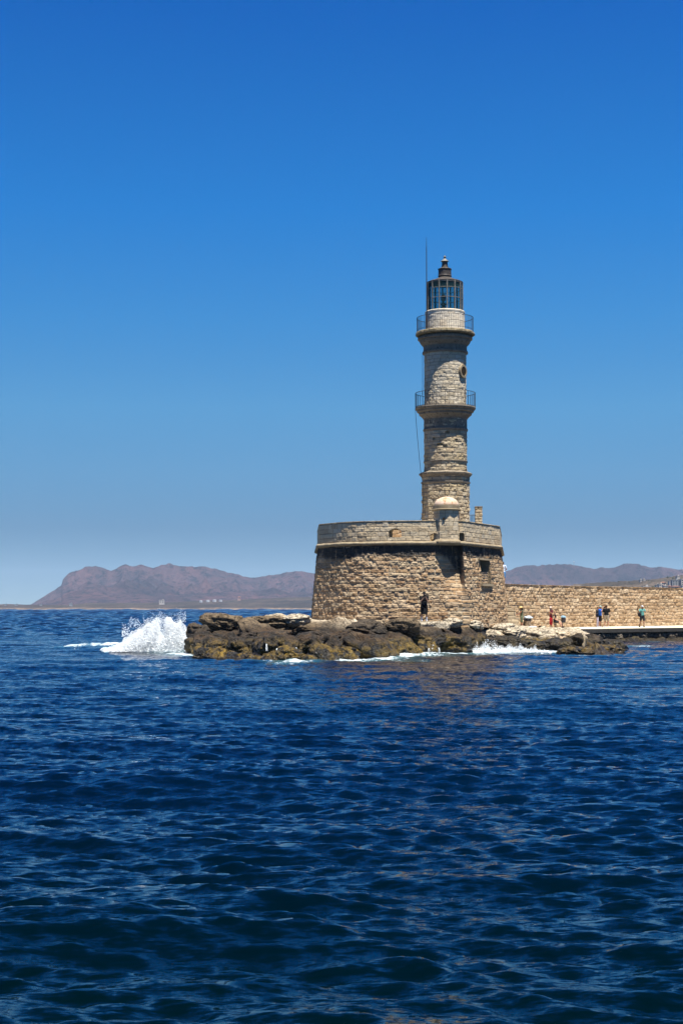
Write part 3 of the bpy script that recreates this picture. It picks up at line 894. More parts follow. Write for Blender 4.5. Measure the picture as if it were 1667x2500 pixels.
def cut_off(S_, Z_):
    # batter, plus the round wall falling back under the straight cornice just before the corner
    back_ = 0.62 * np.clip((S_ - sD) / (sE - sD), 0, 1) * (S_ < sE) * sstep(ZB + 1.4, ZC - 1.6, Z_)
    side = 0
    return 0.092 * (ZC - Z_) - back_ - 0.04
# window opening in the right facet
wS0, wS1 = path_s(1166), path_s(1189)
p1 = None
def zat(px, py, D): return P(px, py, D).z
wZ0, wZ1 = zat(1177, 1425, 101.5), zat(1177, 1368, 101.5)
BOND = dict(course=(0.20, 0.31), length=(0.25, 0.95), gap=0.03, depth=0.040, seed=51, warp=0.04, edge=0.022, rnd=0.04, rubble=0.012)
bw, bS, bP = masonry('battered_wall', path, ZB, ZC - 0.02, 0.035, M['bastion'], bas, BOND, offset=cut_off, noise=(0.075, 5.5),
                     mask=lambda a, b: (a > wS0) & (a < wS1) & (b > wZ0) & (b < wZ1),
                     stain_shade=lambda a, b: np.maximum(1.6 * sstep(ZC - 0.95, ZC - 0.45, b + 0.35 * fbm(a * 1.2, b * 0, seed=5, oct=3)), 1.1 * (a > sD) * (a < sE) * sstep(0, .4, b - (ZC - 2.2 * np.clip((a - sD) / (sE - sD), 0, 1)))))  # black stain below the cordon, plus the corner's triangular shadow painted in
# walled-up window: recess, lintel, sill, rubble infill in the lower half
def pt_at(s_, inset, z):
    i = np.searchsorted(bS, s_); i = min(i, len(bS) - 2)
    N_ = normals2d(bP)[i]
    o = 0.092 * (ZC - z) - inset
    return Vector((bP[i][0] + N_[0] * o, bP[i][1] + N_[1] * o, z))
win = link('window', bpy.data.meshes.new('window'), M['dark'], bas)
bm = bmesh.new()
def quadp(bm, a, b, c, d):
    bm.faces.new([bm.verts.new(p) for p in (a, b, c, d)])
for sA_, sB_ in ((wS0, wS0), (wS1, wS1)):
    quadp(bm, pt_at(sA_, -0.03, wZ0), pt_at(sA_, -0.03, wZ1), pt_at(sA_, 0.62, wZ1), pt_at(sA_, 0.62, wZ0))
quadp(bm, pt_at(wS0, -0.03, wZ1), pt_at(wS1, -0.03, wZ1), pt_at(wS1, 0.62, wZ1), pt_at(wS0, 0.62, wZ1))
quadp(bm, pt_at(wS0, -0.03, wZ0), pt_at(wS1, -0.03, wZ0), pt_at(wS1, 0.62, wZ0), pt_at(wS0, 0.62, wZ0))
bm.to_mesh(win.data); bm.free(); win.data.materials.clear(); win.data.materials.append(M['cordon'])
zm = (wZ0 + wZ1) / 2 + 0.02
masonry('window_infill', [tuple(pt_at(wS0, 0.62, zm).xy), tuple(pt_at(wS1, 0.62, zm).xy)], wZ0, wZ1, 0.03, M['bastion'], win,
        dict(course=(0.15, 0.25), length=(0.2, 0.4), gap=0.04, depth=0.05, seed=60, warp=0.04), stain_shade=lambda a, b: a * 0 + 0.8)  # same dark mask all over the recess back
masonry('window_rubble', [tuple(pt_at(wS0, 0.16, zm).xy), tuple(pt_at(wS1, 0.16, zm).xy)], wZ0, zm, 0.03, M['bastion'], win,
        dict(course=(0.12, 0.2), length=(0.14, 0.3), gap=0.04, depth=0.04, seed=61, warp=0.05), noise=(0.08, 5), stain_shade=lambda a, b: a * 0)
def wslab(name, z0, z1, out, pad, mat):
    bm = bmesh.new()
    v = []
    for z in (z0, z1):
        for s_, o in ((wS0 - pad, 0.2), (wS1 + pad, 0.2), (wS1 + pad, -out), (wS0 - pad, -out)):
            v.append(bm.verts.new(pt_at(s_, o, z)))
    for f in ((0, 1, 2, 3), (7, 6, 5, 4), (0, 4, 5, 1), (1, 5, 6, 2), (2, 6, 7, 3), (3, 7, 4, 0)):
        bm.faces.new([v[i] for i in f])
    bmesh.ops.recalc_face_normals(bm, faces=bm.faces)
    return bm_obj(name, bm, mat, win)
wslab('window_sill', wZ0 - 0.16, wZ0, 0.13, 0.2, M['cordon'])
wslab('window_lintel', wZ1, wZ1 + 0.1, 0.12, 0.22, M['cordon'])

# parapet with its openings
ez = lambda py, D=98.2: zat(1000, py, D)
op = [(path_s(948.5), path_s(980), ez(1313), ez(1290), True), (path_s(1049), path_s(1071), ez(1323.5), ez(1301.5), True), (path_s(1119), path_s(1133), ez(1323.5), ez(1301), False)]
def op_mask(a, b):
    m = np.zeros(a.shape, bool)
    for (s0_, s1_, z0_, z1_, arch) in op:
        mid = (s0_ + s1_) / 2; hw = (s1_ - s0_) / 2
        top = z1_ - (0.45 * hw * ((a - mid) / hw) ** 2 if arch else 0)
        m |= (a > s0_) & (a < s1_) & (b > z0_) & (b < top)
    return m
PB = dict(course=(0.24, 0.30), length=(0.32, 0.75), gap=0.014, depth=0.018, seed=71, warp=0.006, edge=0.02, rnd=0.014)
par, _, _ = masonry('parapet', path, ZC + 0.1, ZT, 0.032, M['parapet'], bas, PB, mask=op_mask, noise=(0.022, 5), offset=lambda a, b: a * 0 - 0.02)
TH = 0.85
masonry('parapet_inner_face', path, ZC - 0.3, ZT, 0.08, M['parapet'], par, PB, mask=op_mask, offset=lambda a, b: a * 0 - TH)
Pn, S_, tot = resample(path, 0.06); Nn = normals2d(Pn)
# cap: worn top course
tt = np.linspace(0, 1, 8)
A_, B_ = np.meshgrid(S_, tt)
xo = Pn[None, :, 0] + Nn[None, :, 0] * (0.03 - B_ * (TH + 0.03)); yo = Pn[None, :, 1] + Nn[None, :, 1] * (0.03 - B_ * (TH + 0.03))
zo = ZT + 0.015 * fbm(xo * 3, yo * 3, seed=2) + 0.02 * (1 - (2 * B_ - 1) ** 4) - 0.03
capm = mesh_np('parapet_cap', np.stack([xo, yo, zo], -1).reshape(-1, 3), grid_faces(len(S_), 8), {'tone': _h((A_ / 0.5).astype(int), A_.astype(int) * 0, A_.astype(int) * 0, 3), 'mort': A_ * 0})
link('parapet_cap', capm, M['parapet'], par)
# reveals of the openings
for (s0_, s1_, z0_, z1_, arch) in op:
    bm = bmesh.new()
    def pp(s_, o, z):
        i = np.searchsorted(S_, s_); return Vector((Pn[i][0] + Nn[i][0] * o, Pn[i][1] + Nn[i][1] * o, z))
    n = 8; prof = [(s0_, z0_)]
    for i in range(n + 1):
        s_ = s0_ + (s1_ - s0_) * i / n; mid = (s0_ + s1_) / 2; hw = (s1_ - s0_) / 2
        prof.append((s_, z1_ - (0.45 * hw * ((s_ - mid) / hw) ** 2 if arch else 0) + 0.01))
    prof.append((s1_, z0_)); prof.append((s0_, z0_))
    for a, b in zip(prof[:-1], prof[1:]):
        quadp(bm, pp(a[0], -0.01, a[1]), pp(b[0], -0.01, b[1]), pp(b[0], -TH, b[1]), pp(a[0], -TH, a[1]))
    bm_obj('opening_reveal', bm, M['cordon'], par)
# terrace floor and rear wall
inner = [tuple(Pn[i] - Nn[i] * 0.4) for i in range(0, len(Pn), 12)]
bm = bmesh.new(); bm.faces.new([bm.verts.new((p[0], p[1], ZC + 0.12)) for p in inner]); bm_obj('terrace', bm, M['walk'], bas)
masonry('rear_parapet', [BP[7], BP[0]], ZB, ZT - 0.25, 0.07, M['parapet'], bas, dict(PB, seed=77), outward=1)
masonry('rear_parapet_inner_face', [(BP[7][0] - .3, BP[7][1] - .6), (BP[0][0] + .3, BP[0][1] - .6)], ZC - .1, ZT - 0.25, 0.04, M['bastion'], bas, dict(BOND, seed=78, depth=0.03), outward=-1)

# raised block of the inner platform, seen through the arched opening
masonry('platform_block', [(1.6, 101.9), (5.2, 101.6), (5.2, 104)], ZC, ZT - 0.08, 0.05, M['bastion'], bas, dict(BOND, seed=79, depth=0.03))
# cordon: half-round string course, swelling a little at the turret
tp = 14
ths = np.linspace(-math.pi / 2, math.pi / 2, tp)
A_, T_ = np.meshgrid(S_, ths)
rad_ = 0.125 + 0.025 * fbm(A_ * 3, T_ * 1.0, seed=14, oct=4)
o = 0.02 + rad_ * np.cos(T_) * 1.35
xo = Pn[None, :, 0] + Nn[None, :, 0] * o; yo = Pn[None, :, 1] + Nn[None, :, 1] * o
zo = ZC + 0.02 + rad_ * np.sin(T_)
link('cordon', mesh_np('cordon', np.stack([xo, yo, zo], -1).reshape(-1, 3), grid_faces(len(S_), tp)), M['cordon'], bas)
# soffit between the cordon and the wall falling back below it
bm = bmesh.new()
ii = [i for i in range(len(S_)) if sD - 0.3 <= S_[i] <= sE + 0.15]
for a, b in zip(ii[:-1], ii[1:]):
    q = [Vector((Pn[i][0] + Nn[i][0] * oo, Pn[i][1] + Nn[i][1] * oo, ZC - 0.1)) for i, oo in ((a, 0.05), (b, 0.05), (b, -0.8), (a, -0.8))]
    quadp(bm, *q)
bm_obj('cordon_soffit', bm, M['cordon'], bas)

# turret at the corner
tx, tD = P(1089.5, 1280, 98.4).x, 98.42
tur = link('turret', bpy.data.meshes.new('turret'), M['parapet'], bas)
def octo(cx, cy, r, a0=R(22.5), n=8): return [(cx + r * math.cos(a0 + 2 * math.pi * k / n), cy + r * math.sin(a0 + 2 * math.pi * k / n)) for k in range(n)]
z_b, z_t = ez(1322), ez(1246)
hole_s = 0
TB = dict(course=(0.24, 0.30), length=(0.4, 0.7), gap=0.012, depth=0.014, seed=83, warp=0.004, edge=0.015, rnd=0.008)
ang_hole = -math.pi / 2 - 0.36
def tn(Pq):
    d = Pq - np.array([tx, tD]); return d / np.linalg.norm(d, axis=1)[:, None]
tw, tS, tP = masonry('turret_wall', octo(tx, tD, 0.80, R(10)), z_b, z_t, 0.025, M['parapet'], tur, TB, close=True, noise=(0.02, 6), normals=tn)
hx, hz = XZ(1083, 1266.5, tD - 0.74)
bm = bmesh.new(); add_tube(bm, [(hx, tD - 0.79, hz), (hx, tD - 0.5, hz)], 0.085, 14); bm_obj('loophole', bm, M['dark'], tur)
bm = bmesh.new(); add_lathe(bm, [(0.97, z_b - 0.12), (0.98, z_b - 0.02), (0.93, z_b + 0.05), (0.86, z_b + 0.10), (0.80, z_b + 0.12)], (tx, tD, 0), 8, a0=R(10)); bm_obj('turret_base', bm, M['cordon'], tur)
bm = bmesh.new(); add_lathe(bm, [(0.80, z_t - 0.02), (0.87, z_t + 0.0), (0.92, z_t + 0.05), (0.87, z_t + 0.06), (0.84, z_t + 0.08), (0.84, z_t + 0.30), (0.76, z_t + 0.32)], (tx, tD, 0), 40, rough=0.015); bm_obj('turret_cornice', bm, M['parapet'] if False else M['cordon'], tur, smooth=False)
bm = bmesh.new(); zb_ = z_t + 0.30; add_lathe(bm, [(0.765 * math.cos(a), zb_ + 0.56 * math.sin(a)) for a in [math.pi / 2 * k / 12 for k in range(13)]], (tx, tD, 0), 44, rough=0.008); bm_obj('dome', bm, M['dome'], tur, smooth=True)

# ------------------------------------------------------------------ lighthouse
TX, TD = TC.x, TC.y
def tz(py): return P(1087, py, TD).z
def tr(rpx, py=1000): return rpx * mpp(py, TD)
lh = empty('lighthouse', (TX, TD, ZC + 0.12), 'tall tiered limestone lighthouse with two railed galleries and glazed lantern', 'lighthouse')
def circ(r, n=160): return [(TX + r * math.cos(2 * math.pi * k / n), TD + r * math.sin(2 * math.pi * k / n)) for k in range(n)]
def rad_n(Pq):
    d = Pq - np.array([TX, TD]); return d / np.linalg.norm(d, axis=1)[:, None]
def ang_s(r, off_px, rpx):
    """arc position on a circle path (starts at +X, counter-clockwise) of a point seen off_px right of the axis"""
    th_ = -math.acos(max(-1, min(1, off_px / rpx))) % (2 * math.pi)
    return th_ * r
RB = tr(52)
TBO = dict(course=(0.20, 0.30), length=(0.32, 0.7), gap=0.018, depth=0.018, seed=101, warp=0.012, edge=0.025, rnd=0.014)
masonry('upper_shaft', circ(RB - 0.04), tz(1001), tz(858), 0.026, M['tower'], lh, TBO, close=True, noise=(0.03, 5), normals=rad_n,
        holes=[(ang_s(RB, 42.5, 52), tz(911.5), 0.0, 0.0, 0)])
mid_holes = [(ang_s(RB, -3, 52), tz(1061), 0.24, 0.16, 0.22), (ang_s(RB, -20, 52), tz(1090), 0.42, 0.13, 0.2), (ang_s(RB, -8, 52), tz(1094), 0.25, 0.12, 0.18),
             (ang_s(RB, -33, 52), tz(1076), 0.2, 0.16, 0.1), (ang_s(RB, 20, 52), tz(1078), 0.2, 0.09, 0.12), (ang_s(RB, 22, 52), tz(1032), 0.14, 0.14, 0.12), (ang_s(RB, -12, 52), tz(1036), 0.5, 0.2, 0.08)]
masonry('middle_shaft', circ(RB - 0.02), tz(1160), tz(1018), 0.026, M['tower_low'], lh, dict(TBO, seed=111, depth=0.022, gap=0.022, rnd=0.022), close=True, noise=(0.04, 5), normals=rad_n, holes=mid_holes)
ro = tr(57.5, 1220)
a_oct = [math.pi / 2 * 3 - R(49) + R(45) * k + R(0.5) for k in range(8)]
octp = [(TX + ro * math.cos(a), TD + ro * math.sin(a)) for a in a_oct]
masonry('lower_shaft', octp, ZC + 0.05, tz(1162), 0.03, M['tower_low'], lh, dict(TBO, seed=121, depth=0.028, gap=0.03, rnd=0.03, warp=0.025), close=True, noise=(0.05, 5), normals=rad_n)

def cornice(name, prof_px, mat, rough=0.012, seg=64, seed=0, parent=lh, a0=0):
    bm = bmesh.new()
    add_lathe(bm, [(tr(r, y), tz(y) - 0) for r, y in prof_px], (TX, TD, 0), seg, rough=rough, seed=seed, a0=a0)
    return bm_obj(name, bm, mat, parent)
# profiles given bottom to top (radius px, y px at the silhouette)
gal2 = cornice('upper_cornice', [(50, 866), (55, 865), (56, 862), (54.5, 859), (53, 857), (53, 847), (56, 844), (61, 838), (62, 834), (62, 831.5), (66.5, 830.5), (66.5, 826), (60, 825.5), (60, 821)], M['cornice'], 0.008, 72)
cornice('upper_gallery_floor', [(60, 822), (68, 821), (71, 820), (72, 818), (71.5, 814), (69, 811.5), (48, 811)], M['cornice_top'], 0.05, 110, 5)
gal1 = cornice('lower_cornice', [(50, 1055), (53.5, 1054), (55, 1050), (52.5, 1046), (52.5, 1026), (55, 1022), (60, 1017), (64, 1014), (64.5, 1009), (69, 1007), (70, 1003)], M['cornice'], 0.012, 72, 3)
cornice('lower_gallery_floor', [(68, 1003.5), (73, 1001), (74, 998), (73.5, 995), (52, 994.5)], M['cornice'], 0.018, 90, 6)
cornice('string_course', [(50, 1131), (53.5, 1130), (54, 1127.5), (51, 1126)], M['cornice'], 0.01, 72, 8)
aO = a_oct[0]
cornice('octagonal_cornice', [(56, 1170), (60.5, 1164), (64.5, 1160), (65, 1156.5), (62, 1155), (50, 1150)], M['cornice'], 0.012, 8, 9, a0=aO)
cornice('octagonal_moulding', [(56, 1183), (60, 1181), (60.5, 1177.5), (56, 1176.5)], M['cornice'], 0.006, 8, 10, a0=aO)
# round window
th_w = math.acos(41 / 52.0)
wd = Vector((math.cos(-th_w), math.sin(-th_w), 0)); wc = Vector((TX, TD, tz(911))) + wd * (RB + 0.0)
side = Vector((-wd.y, wd.x, 0))
rw = link('round_window', bpy.data.meshes.new('round_window'), M['cordon'], lh)
bm = bmesh.new()
n = 32; rings = []
for (r_, o_) in ((0.27, -0.3), (0.27, 0.07), (0.38, 0.07), (0.40, 0.02), (0.40, -0.12)):
    rings.append([bm.verts.new(wc + side * (r_ * math.cos(2 * math.pi * k / n)) + Vector((0, 0, 1)) * (r_ * 1.12 * math.sin(2 * math.pi * k / n)) + wd * o_) for k in range(n)])
for a, b in zip(rings[:-1], rings[1:]):
    for k in range(n): bm.faces.new((a[k], a[(k + 1) % n], b[(k + 1) % n], b[k]))
bmesh.ops.recalc_face_normals(bm, faces=bm.faces)
bm.to_mesh(rw.data); bm.free()
bm = bmesh.new(); bm.faces.new([bm.verts.new(wc + side * (0.27 * math.cos(2 * math.pi * k / n)) + Vector((0, 0, 1)) * (0.30 * math.sin(2 * math.pi * k / n)) + wd * 0.045) for k in range(n)])
bm_obj('window_opening', bm, M['dark'], rw)

# drum under the lantern
rd = tr(47.5, 780)
masonry('lantern_drum', circ(rd, 120), tz(812), tz(765), 0.03, M['drum'], lh, dict(course=(0.33, 0.45), length=(0.35, 0.55), gap=0.01, depth=0.012, seed=131, warp=0.003, edge=0.012, rnd=0.006), close=True, noise=(0.012, 6), normals=rad_n)
cornice('drum_coping', [(47.5, 767), (48.5, 766.5), (48.8, 763), (47.5, 761.5), (30, 761)], M['drum'], 0.004, 96, 11)

def railing(name, rpx, ytop, ybot, nb, parent):
    bm = bmesh.new(); r = tr(rpx, ybot)
    zt, zb = tz(ytop), tz(ybot)
    n = 96
    for z, t in ((zt, 0.018), (zb + 0.06, 0.013)):
        ring = [(TX + r * math.cos(2 * math.pi * k / n), TD + r * math.sin(2 * math.pi * k / n), z) for k in range(n + 1)]
        add_tube(bm, ring, t, 6, cap=False)
    for k in range(nb):
        a = 2 * math.pi * (k + .5) / nb
        x, y = TX + r * math.cos(a), TD + r * math.sin(a)
        add_tube(bm, [(x, y, zb - 0.05), (x, y, zt)], 0.009 if nb > 60 else 0.012, 5, cap=False)
    return bm_obj(name, bm, M['iron'], parent)
railing('railing', 68.5, 777, 809, 78, lh)
railing('railing', 73, 960.5, 996, 44, lh)

# lantern
lan = link('lantern', bpy.data.meshes.new('lantern'), M['mullion'], lh)
rl = tr(43, 720); zl0, zl1 = tz(762.5), tz(691)
bm = bmesh.new()
add_lathe(bm, [(rl - 0.03, zl1 - 0.07), (rl + 0.015, zl1 - 0.07), (rl + 0.015, zl1), (rl - 0.03, zl1)], (TX, TD, 0), 56)
bm.to_mesh(lan.data); bm.free()
bm = bmesh.new(); add_lathe(bm, [(rl - 0.05, zl0), (rl + 0.02, zl0), (rl + 0.02, zl0 + 0.06), (rl - 0.05, zl0 + 0.06)], (TX, TD, 0), 56); bm_obj('lower_ring', bm, M['mullion'], lan)
NM = 14
for k in range(NM):
    a = -math.pi / 2 + R(3.7) + 2 * math.pi * k / NM
    bm = bmesh.new(); add_box(bm, (TX + rl * math.cos(a), TD + rl * math.sin(a), (zl0 + zl1) / 2), (0.085, 0.075, zl1 - zl0), a)
    bm_obj('mullion', bm, M['mullion'], lan)
for z in (tz(707.5), tz(731.5)):
    bm = bmesh.new()
    pts = [(TX + rl * math.cos(-math.pi / 2 + R(3.7) + 2 * math.pi * k / NM), TD + rl * math.sin(-math.pi / 2 + R(3.7) + 2 * math.pi * k / NM), z) for k in range(NM + 1)]
    add_tube(bm, pts, 0.022, 6, cap=False); bm_obj('glazing_bar', bm, M['mullion'], lan)
for k in range(NM):
    a0_ = -math.pi / 2 + R(3.7) + 2 * math.pi * k / NM; a1_ = a0_ + 2 * math.pi / NM
    bm = bmesh.new()
    for r_ in (rl - 0.004, rl + 0.004):
        v = [bm.verts.new((TX + r_ * math.cos(a), TD + r_ * math.sin(a), z)) for a, z in ((a0_, zl0), (a1_, zl0), (a1_, zl1), (a0_, zl1))]
        bm.faces.new(v if r_ > rl else v[::-1])
    am = math.degrees((a0_ + a1_) / 2 + math.pi / 2) % 360
    bm_obj('glass_pane', bm, M['glass_sheen'] if 50 < am < 95 or 290 > am > 265 else M['glass'], lan)
# roof, ventilator and finial
def lc(name, prof, mat, parent, seg=56, rough=0.0):
    bm = bmesh.new(); add_lathe(bm, [(tr(r, y), tz(y)) for r, y in prof], (TX, TD, 0), seg, rough=rough); return bm_obj(name, bm, mat, parent)
rf = lc('roof', [(40, 692), (44, 691.5), (44, 690), (38, 687), (30, 684.5), (22, 681.5), (15.5, 678)], M['bronze'], lan)
lc('vent_drum', [(15, 679), (16, 676), (16.8, 674.5), (16, 672), (15.6, 660), (16.8, 658.5), (16.8, 657), (11, 654.5), (7.5, 652)], M['bronze'], rf, 32)
lc('vent_neck', [(7.5, 653), (8, 650), (7.2, 648), (6.8, 640), (8, 638.5)], M['bronze'], rf, 24)
lc('vent_cap', [(7, 639.5), (10, 638.5), (8.5, 636.5), (5.5, 634.5), (3, 632), (2.2, 630)], M['mullion'], rf, 12)
lc('finial', [(1.2, 631), (2.6, 630), (3.5, 627.8), (3, 625.8), (1.2, 624.5), (0.2, 623.2)], M['mullion'], rf, 16)
op_ = link('lamp', bpy.data.meshes.new('lamp'), M['iron'], lan)
bm = bmesh.new()
add_lathe(bm, [(0.16, tz(762)), (0.14, tz(745)), (0.2, tz(744)), (0.2, tz(742)), (0.06, tz(741)), (0.06, tz(735))], (TX - 0.1, TD, 0), 16)
add_lathe(bm, [(0.1, tz(735)), (0.16, tz(733)), (0.16, tz(722)), (0.1, tz(719)), (0.02, tz(718))], (TX - 0.1, TD, 0), 16)
bm.to_mesh(op_.data); bm.free()

# antenna rod, conduit, cable
ax, ad = P(1041, 760, TD - 0.55).x, TD - 0.55
bm = bmesh.new(); add_tube(bm, [(ax, ad, P(1041, 806, ad).z), (P(1041, 697, ad).x, ad, P(1041, 697, ad).z), (P(1040.6, 603, ad).x, ad, P(1040.6, 603, ad).z)], [0.035, 0.032, 0.026], 8)
ant = bm_obj('antenna', bm, M['iron'], lh)
bm = bmesh.new(); add_tube(bm, [P(1040.6, 603, ad), P(1040.6, 579, ad)], [0.018, 0.01], 6); bm_obj('antenna_tip', bm, M['iron'], ant)
bm = bmesh.new(); add_tube(bm, [P(1031.2, y, TD) for y in (866, 900, 930, 965)], 0.014, 5); bm_obj('conduit', bm, M['iron'], lh)
bm = bmesh.new()
cpts = [(1013.5, 1000), (1015.5, 1030), (1018, 1060), (1020.5, 1090), (1023.5, 1120), (1026.5, 1150), (1030.5, 1175), (1032, 1200), (1032, 1250), (1029, 1262), (1025, 1270)]
add_tube(bm, [P(a, b, TD - 0.3) for a, b in cpts], 0.015, 5); bm_obj('cable', bm, M['iron'], lh)

# chimney-like pillar and the short railing beside it
px_, pd = P(1167.5, 1260, 106).x, 106.0
pil = empty('stone_pillar', (px_, pd, ZC + 0.12), 'square capped stone pillar on the bastion right of the tower', 'pillar')
w = 0.42
masonry('pillar_shaft', [(px_ - .22, pd - .22), (px_ + .22, pd - .22), (px_ + .22, pd + .22), (px_ - .22, pd + .22)], ZC + .1, P(1167, 1240, pd).z, 0.03, M['tower_low'], pil,
        dict(course=(.18, .24), length=(.2, .45), gap=.015, depth=.02, seed=140, warp=.01), close=True, normals=lambda Pq: (Pq - np.array([px_, pd])) / np.linalg.norm(Pq - np.array([px_, pd]), axis=1)[:, None])
bm = bmesh.new(); z_ = P(1167, 1238, pd).z; add_box(bm, (px_, pd, z_), (0.5, 0.5, 0.08), bevel=0.012); bm_obj('pillar_cap', bm, M['cornice'], pil)
rg_ = empty('iron_railing', (P(1153, 1270, 105).x, 105, ZC + .12), 'short black iron railing between lighthouse tower and pillar', 'railing')
bm = bmesh.new()
z0_, z1_ = ZC + .12, P(1150, 1257.5, 105).z
for i, pxx in enumerate((1146, 1149.3, 1152.6, 1155.8, 1159)):
    x = P(pxx, 1265, 105).x; add_tube(bm, [(x, 105, z0_), (x, 105, z1_)], 0.014, 6)
bm_obj('baluster_row', bm, M['iron'], rg_)
bm = bmesh.new(); add_tube(bm, [(P(1144, 1257, 105).x, 105, z1_), (P(1160, 1257, 105).x, 105, z1_)], 0.02, 6); bm_obj('top_rail', bm, M['iron'], rg_)

# ------------------------------------------------------------------ pier: wall, walkway, quay face
WP = [(P(1228, 1430, 116.5).x, 116.5), (P(1300, 1430, 121).x, 121), (P(1408, 1430, 127.5).x, 127.5), (P(1667, 1430, 140).x, 140), (P(2200, 1430, 167).x, 167)]
def ztopw(S_, Z_):
    return Z_
WZ1 = P(1300, 1427.5, 121).z
hw = empty('harbour_wall', (WP[0][0], WP[0][1], 1.2), 'long sunlit wall of eroded tan blocks running right from the bastion', 'wall')
_, wS, wPn = masonry('wall_face', WP, 0.9, WZ1, 0.045, M['pier'], hw, dict(course=(.22, .31), length=(.35, 1.0), gap=.035, depth=.045, seed=151, warp=.035, edge=.025, rnd=.04, rubble=.015), noise=(.08, 4))
q, Sq, _t = resample(WP, 0.12); Nq = normals2d(q)
A_, B_ = np.meshgrid(Sq, np.linspace(0, 1, 12))
xo = q[None, :, 0] + Nq[None, :, 0] * (0.08 - B_ * 2.6); yo = q[None, :, 1] + Nq[None, :, 1] * (0.08 - B_ * 2.6)
zo = WZ1 + 0.02 * fbm(xo * 2, yo * 2, seed=23) - 0.02 * (B_ < .01)
link('wall_top', mesh_np('wall_top', np.stack([xo, yo, zo], -1).reshape(-1, 3), grid_faces(len(Sq), 12), {'tone': _h((A_ / .7).astype(int), (B_ * 5).astype(int), A_.astype(int) * 0, 4), 'mort': A_ * 0}), M['pier'], hw)
bm = bmesh.new()
bk = [(q[i] - Nq[i] * 2.6) for i in range(0, len(q), 20)]
for a, b in zip(bk[:-1], bk[1:]): quadp(bm, Vector((*a, -1)), Vector((*b, -1)), Vector((*b, WZ1)), Vector((*a, WZ1)))
bm_obj('wall_rear_face', bm, M['pier'], hw)

EP = [(P(1270, 1535, 112.5).x, 112.5), (P(1330, 1535, 116).x, 116), (P(1400, 1535, 120.6).x, 120.6), (P(1667, 1533, 130.8).x, 130.8), (P(2200, 1530, 152).x, 152)]
q1, _, _ = resample(EP, 0.3)
# walkway sheet between wall foot and edge
nS = 260
def along(poly, n):
    p_, s_, t_ = resample(poly, 0.1); u = np.linspace(0, t_, n)
    return np.stack([np.interp(u, s_, p_[:, 0]), np.interp(u, s_, p_[:, 1])], 1)
ea, wa = along(EP, nS), along(WP, nS)
tB = np.linspace(0, 1, 24)
Xw = ea[None, :, 0] * (1 - tB[:, None]) + (wa[None, :, 0]) * tB[:, None]; Yw = ea[None, :, 1] * (1 - tB[:, None]) + (wa[None, :, 1] + 0.2) * tB[:, None]
Zw = 1.13 + 0.10 * tB[:, None] + 0.012 * fbm(Xw / 1.5, Yw / 1.5, seed=44)
walk = link('walkway', mesh_np('walkway', np.stack([Xw, Yw, Zw], -1).reshape(-1, 3), grid_faces(nS, 24)), M['walk']); tag(walk, kind='structure')
WALK = lambda x, y: 1.18
# concrete edge slab
bm = bmesh.new()
for a, b in zip(q1[:-1], q1[1:]):
    na = Vector((a[0], a[1], 0)); nb = Vector((b[0], b[1], 0)); f = Vector((0.05, -0.12, 0))
    for z0_, z1_, f0, f1 in ((0.86, 1.13, f, f), (0.80, 0.86, f, Vector((0, 0, 0)))):
        pass
    quadp(bm, na + f + Vector((0, 0, .84)), nb + f + Vector((0, 0, .84)), nb + f + Vector((0, 0, 1.135)), na + f + Vector((0, 0, 1.135)))
    quadp(bm, na + f + Vector((0, 0, 1.135)), nb + f + Vector((0, 0, 1.135)), nb + Vector((0, 0.3, 1.138)), na + Vector((0, 0.3, 1.138)))
    quadp(bm, na + f + Vector((0, 0, .84)), na + Vector((0, 0.3, .84)), nb + Vector((0, 0.3, .84)), nb + f + Vector((0, 0, .84)))
ed = bm_obj('quay_edge', bm, M['slab']); tag(ed, kind='structure')
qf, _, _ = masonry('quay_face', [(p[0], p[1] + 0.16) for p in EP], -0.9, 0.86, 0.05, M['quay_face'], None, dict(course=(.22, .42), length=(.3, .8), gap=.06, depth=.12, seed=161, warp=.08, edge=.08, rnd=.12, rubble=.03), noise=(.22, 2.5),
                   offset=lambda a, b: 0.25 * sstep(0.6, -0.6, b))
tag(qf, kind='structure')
# low ledge at the foot of the quay face
gxs = np.linspace(0, 1, 500); led = along(EP, 500)
tl = np.linspace(0, 1, 18)
nl = fbm(led[:, 0] / 2.0, led[:, 1] * 0, seed=71, oct=4)
Xl = led[None, :, 0] + 0.1 * tl[:, None]; Yl = led[None, :, 1] + 0.3 - (1.2 + 1.6 * (nl[None, :] + .3)) * tl[:, None]
Zl = 0.35 - 0.6 * tl[:, None] ** 1.5 + 0.22 * fbm(Xl / .5, Yl / .5, seed=72, oct=4) + 0.15 * nl[None, :]
lg = link('tidal_ledge', mesh_np('tidal_ledge', np.stack([Xl, Yl, Zl], -1).reshape(-1, 3), grid_faces(500, 18)), M['boulder_dark']); tag(lg, kind='structure')

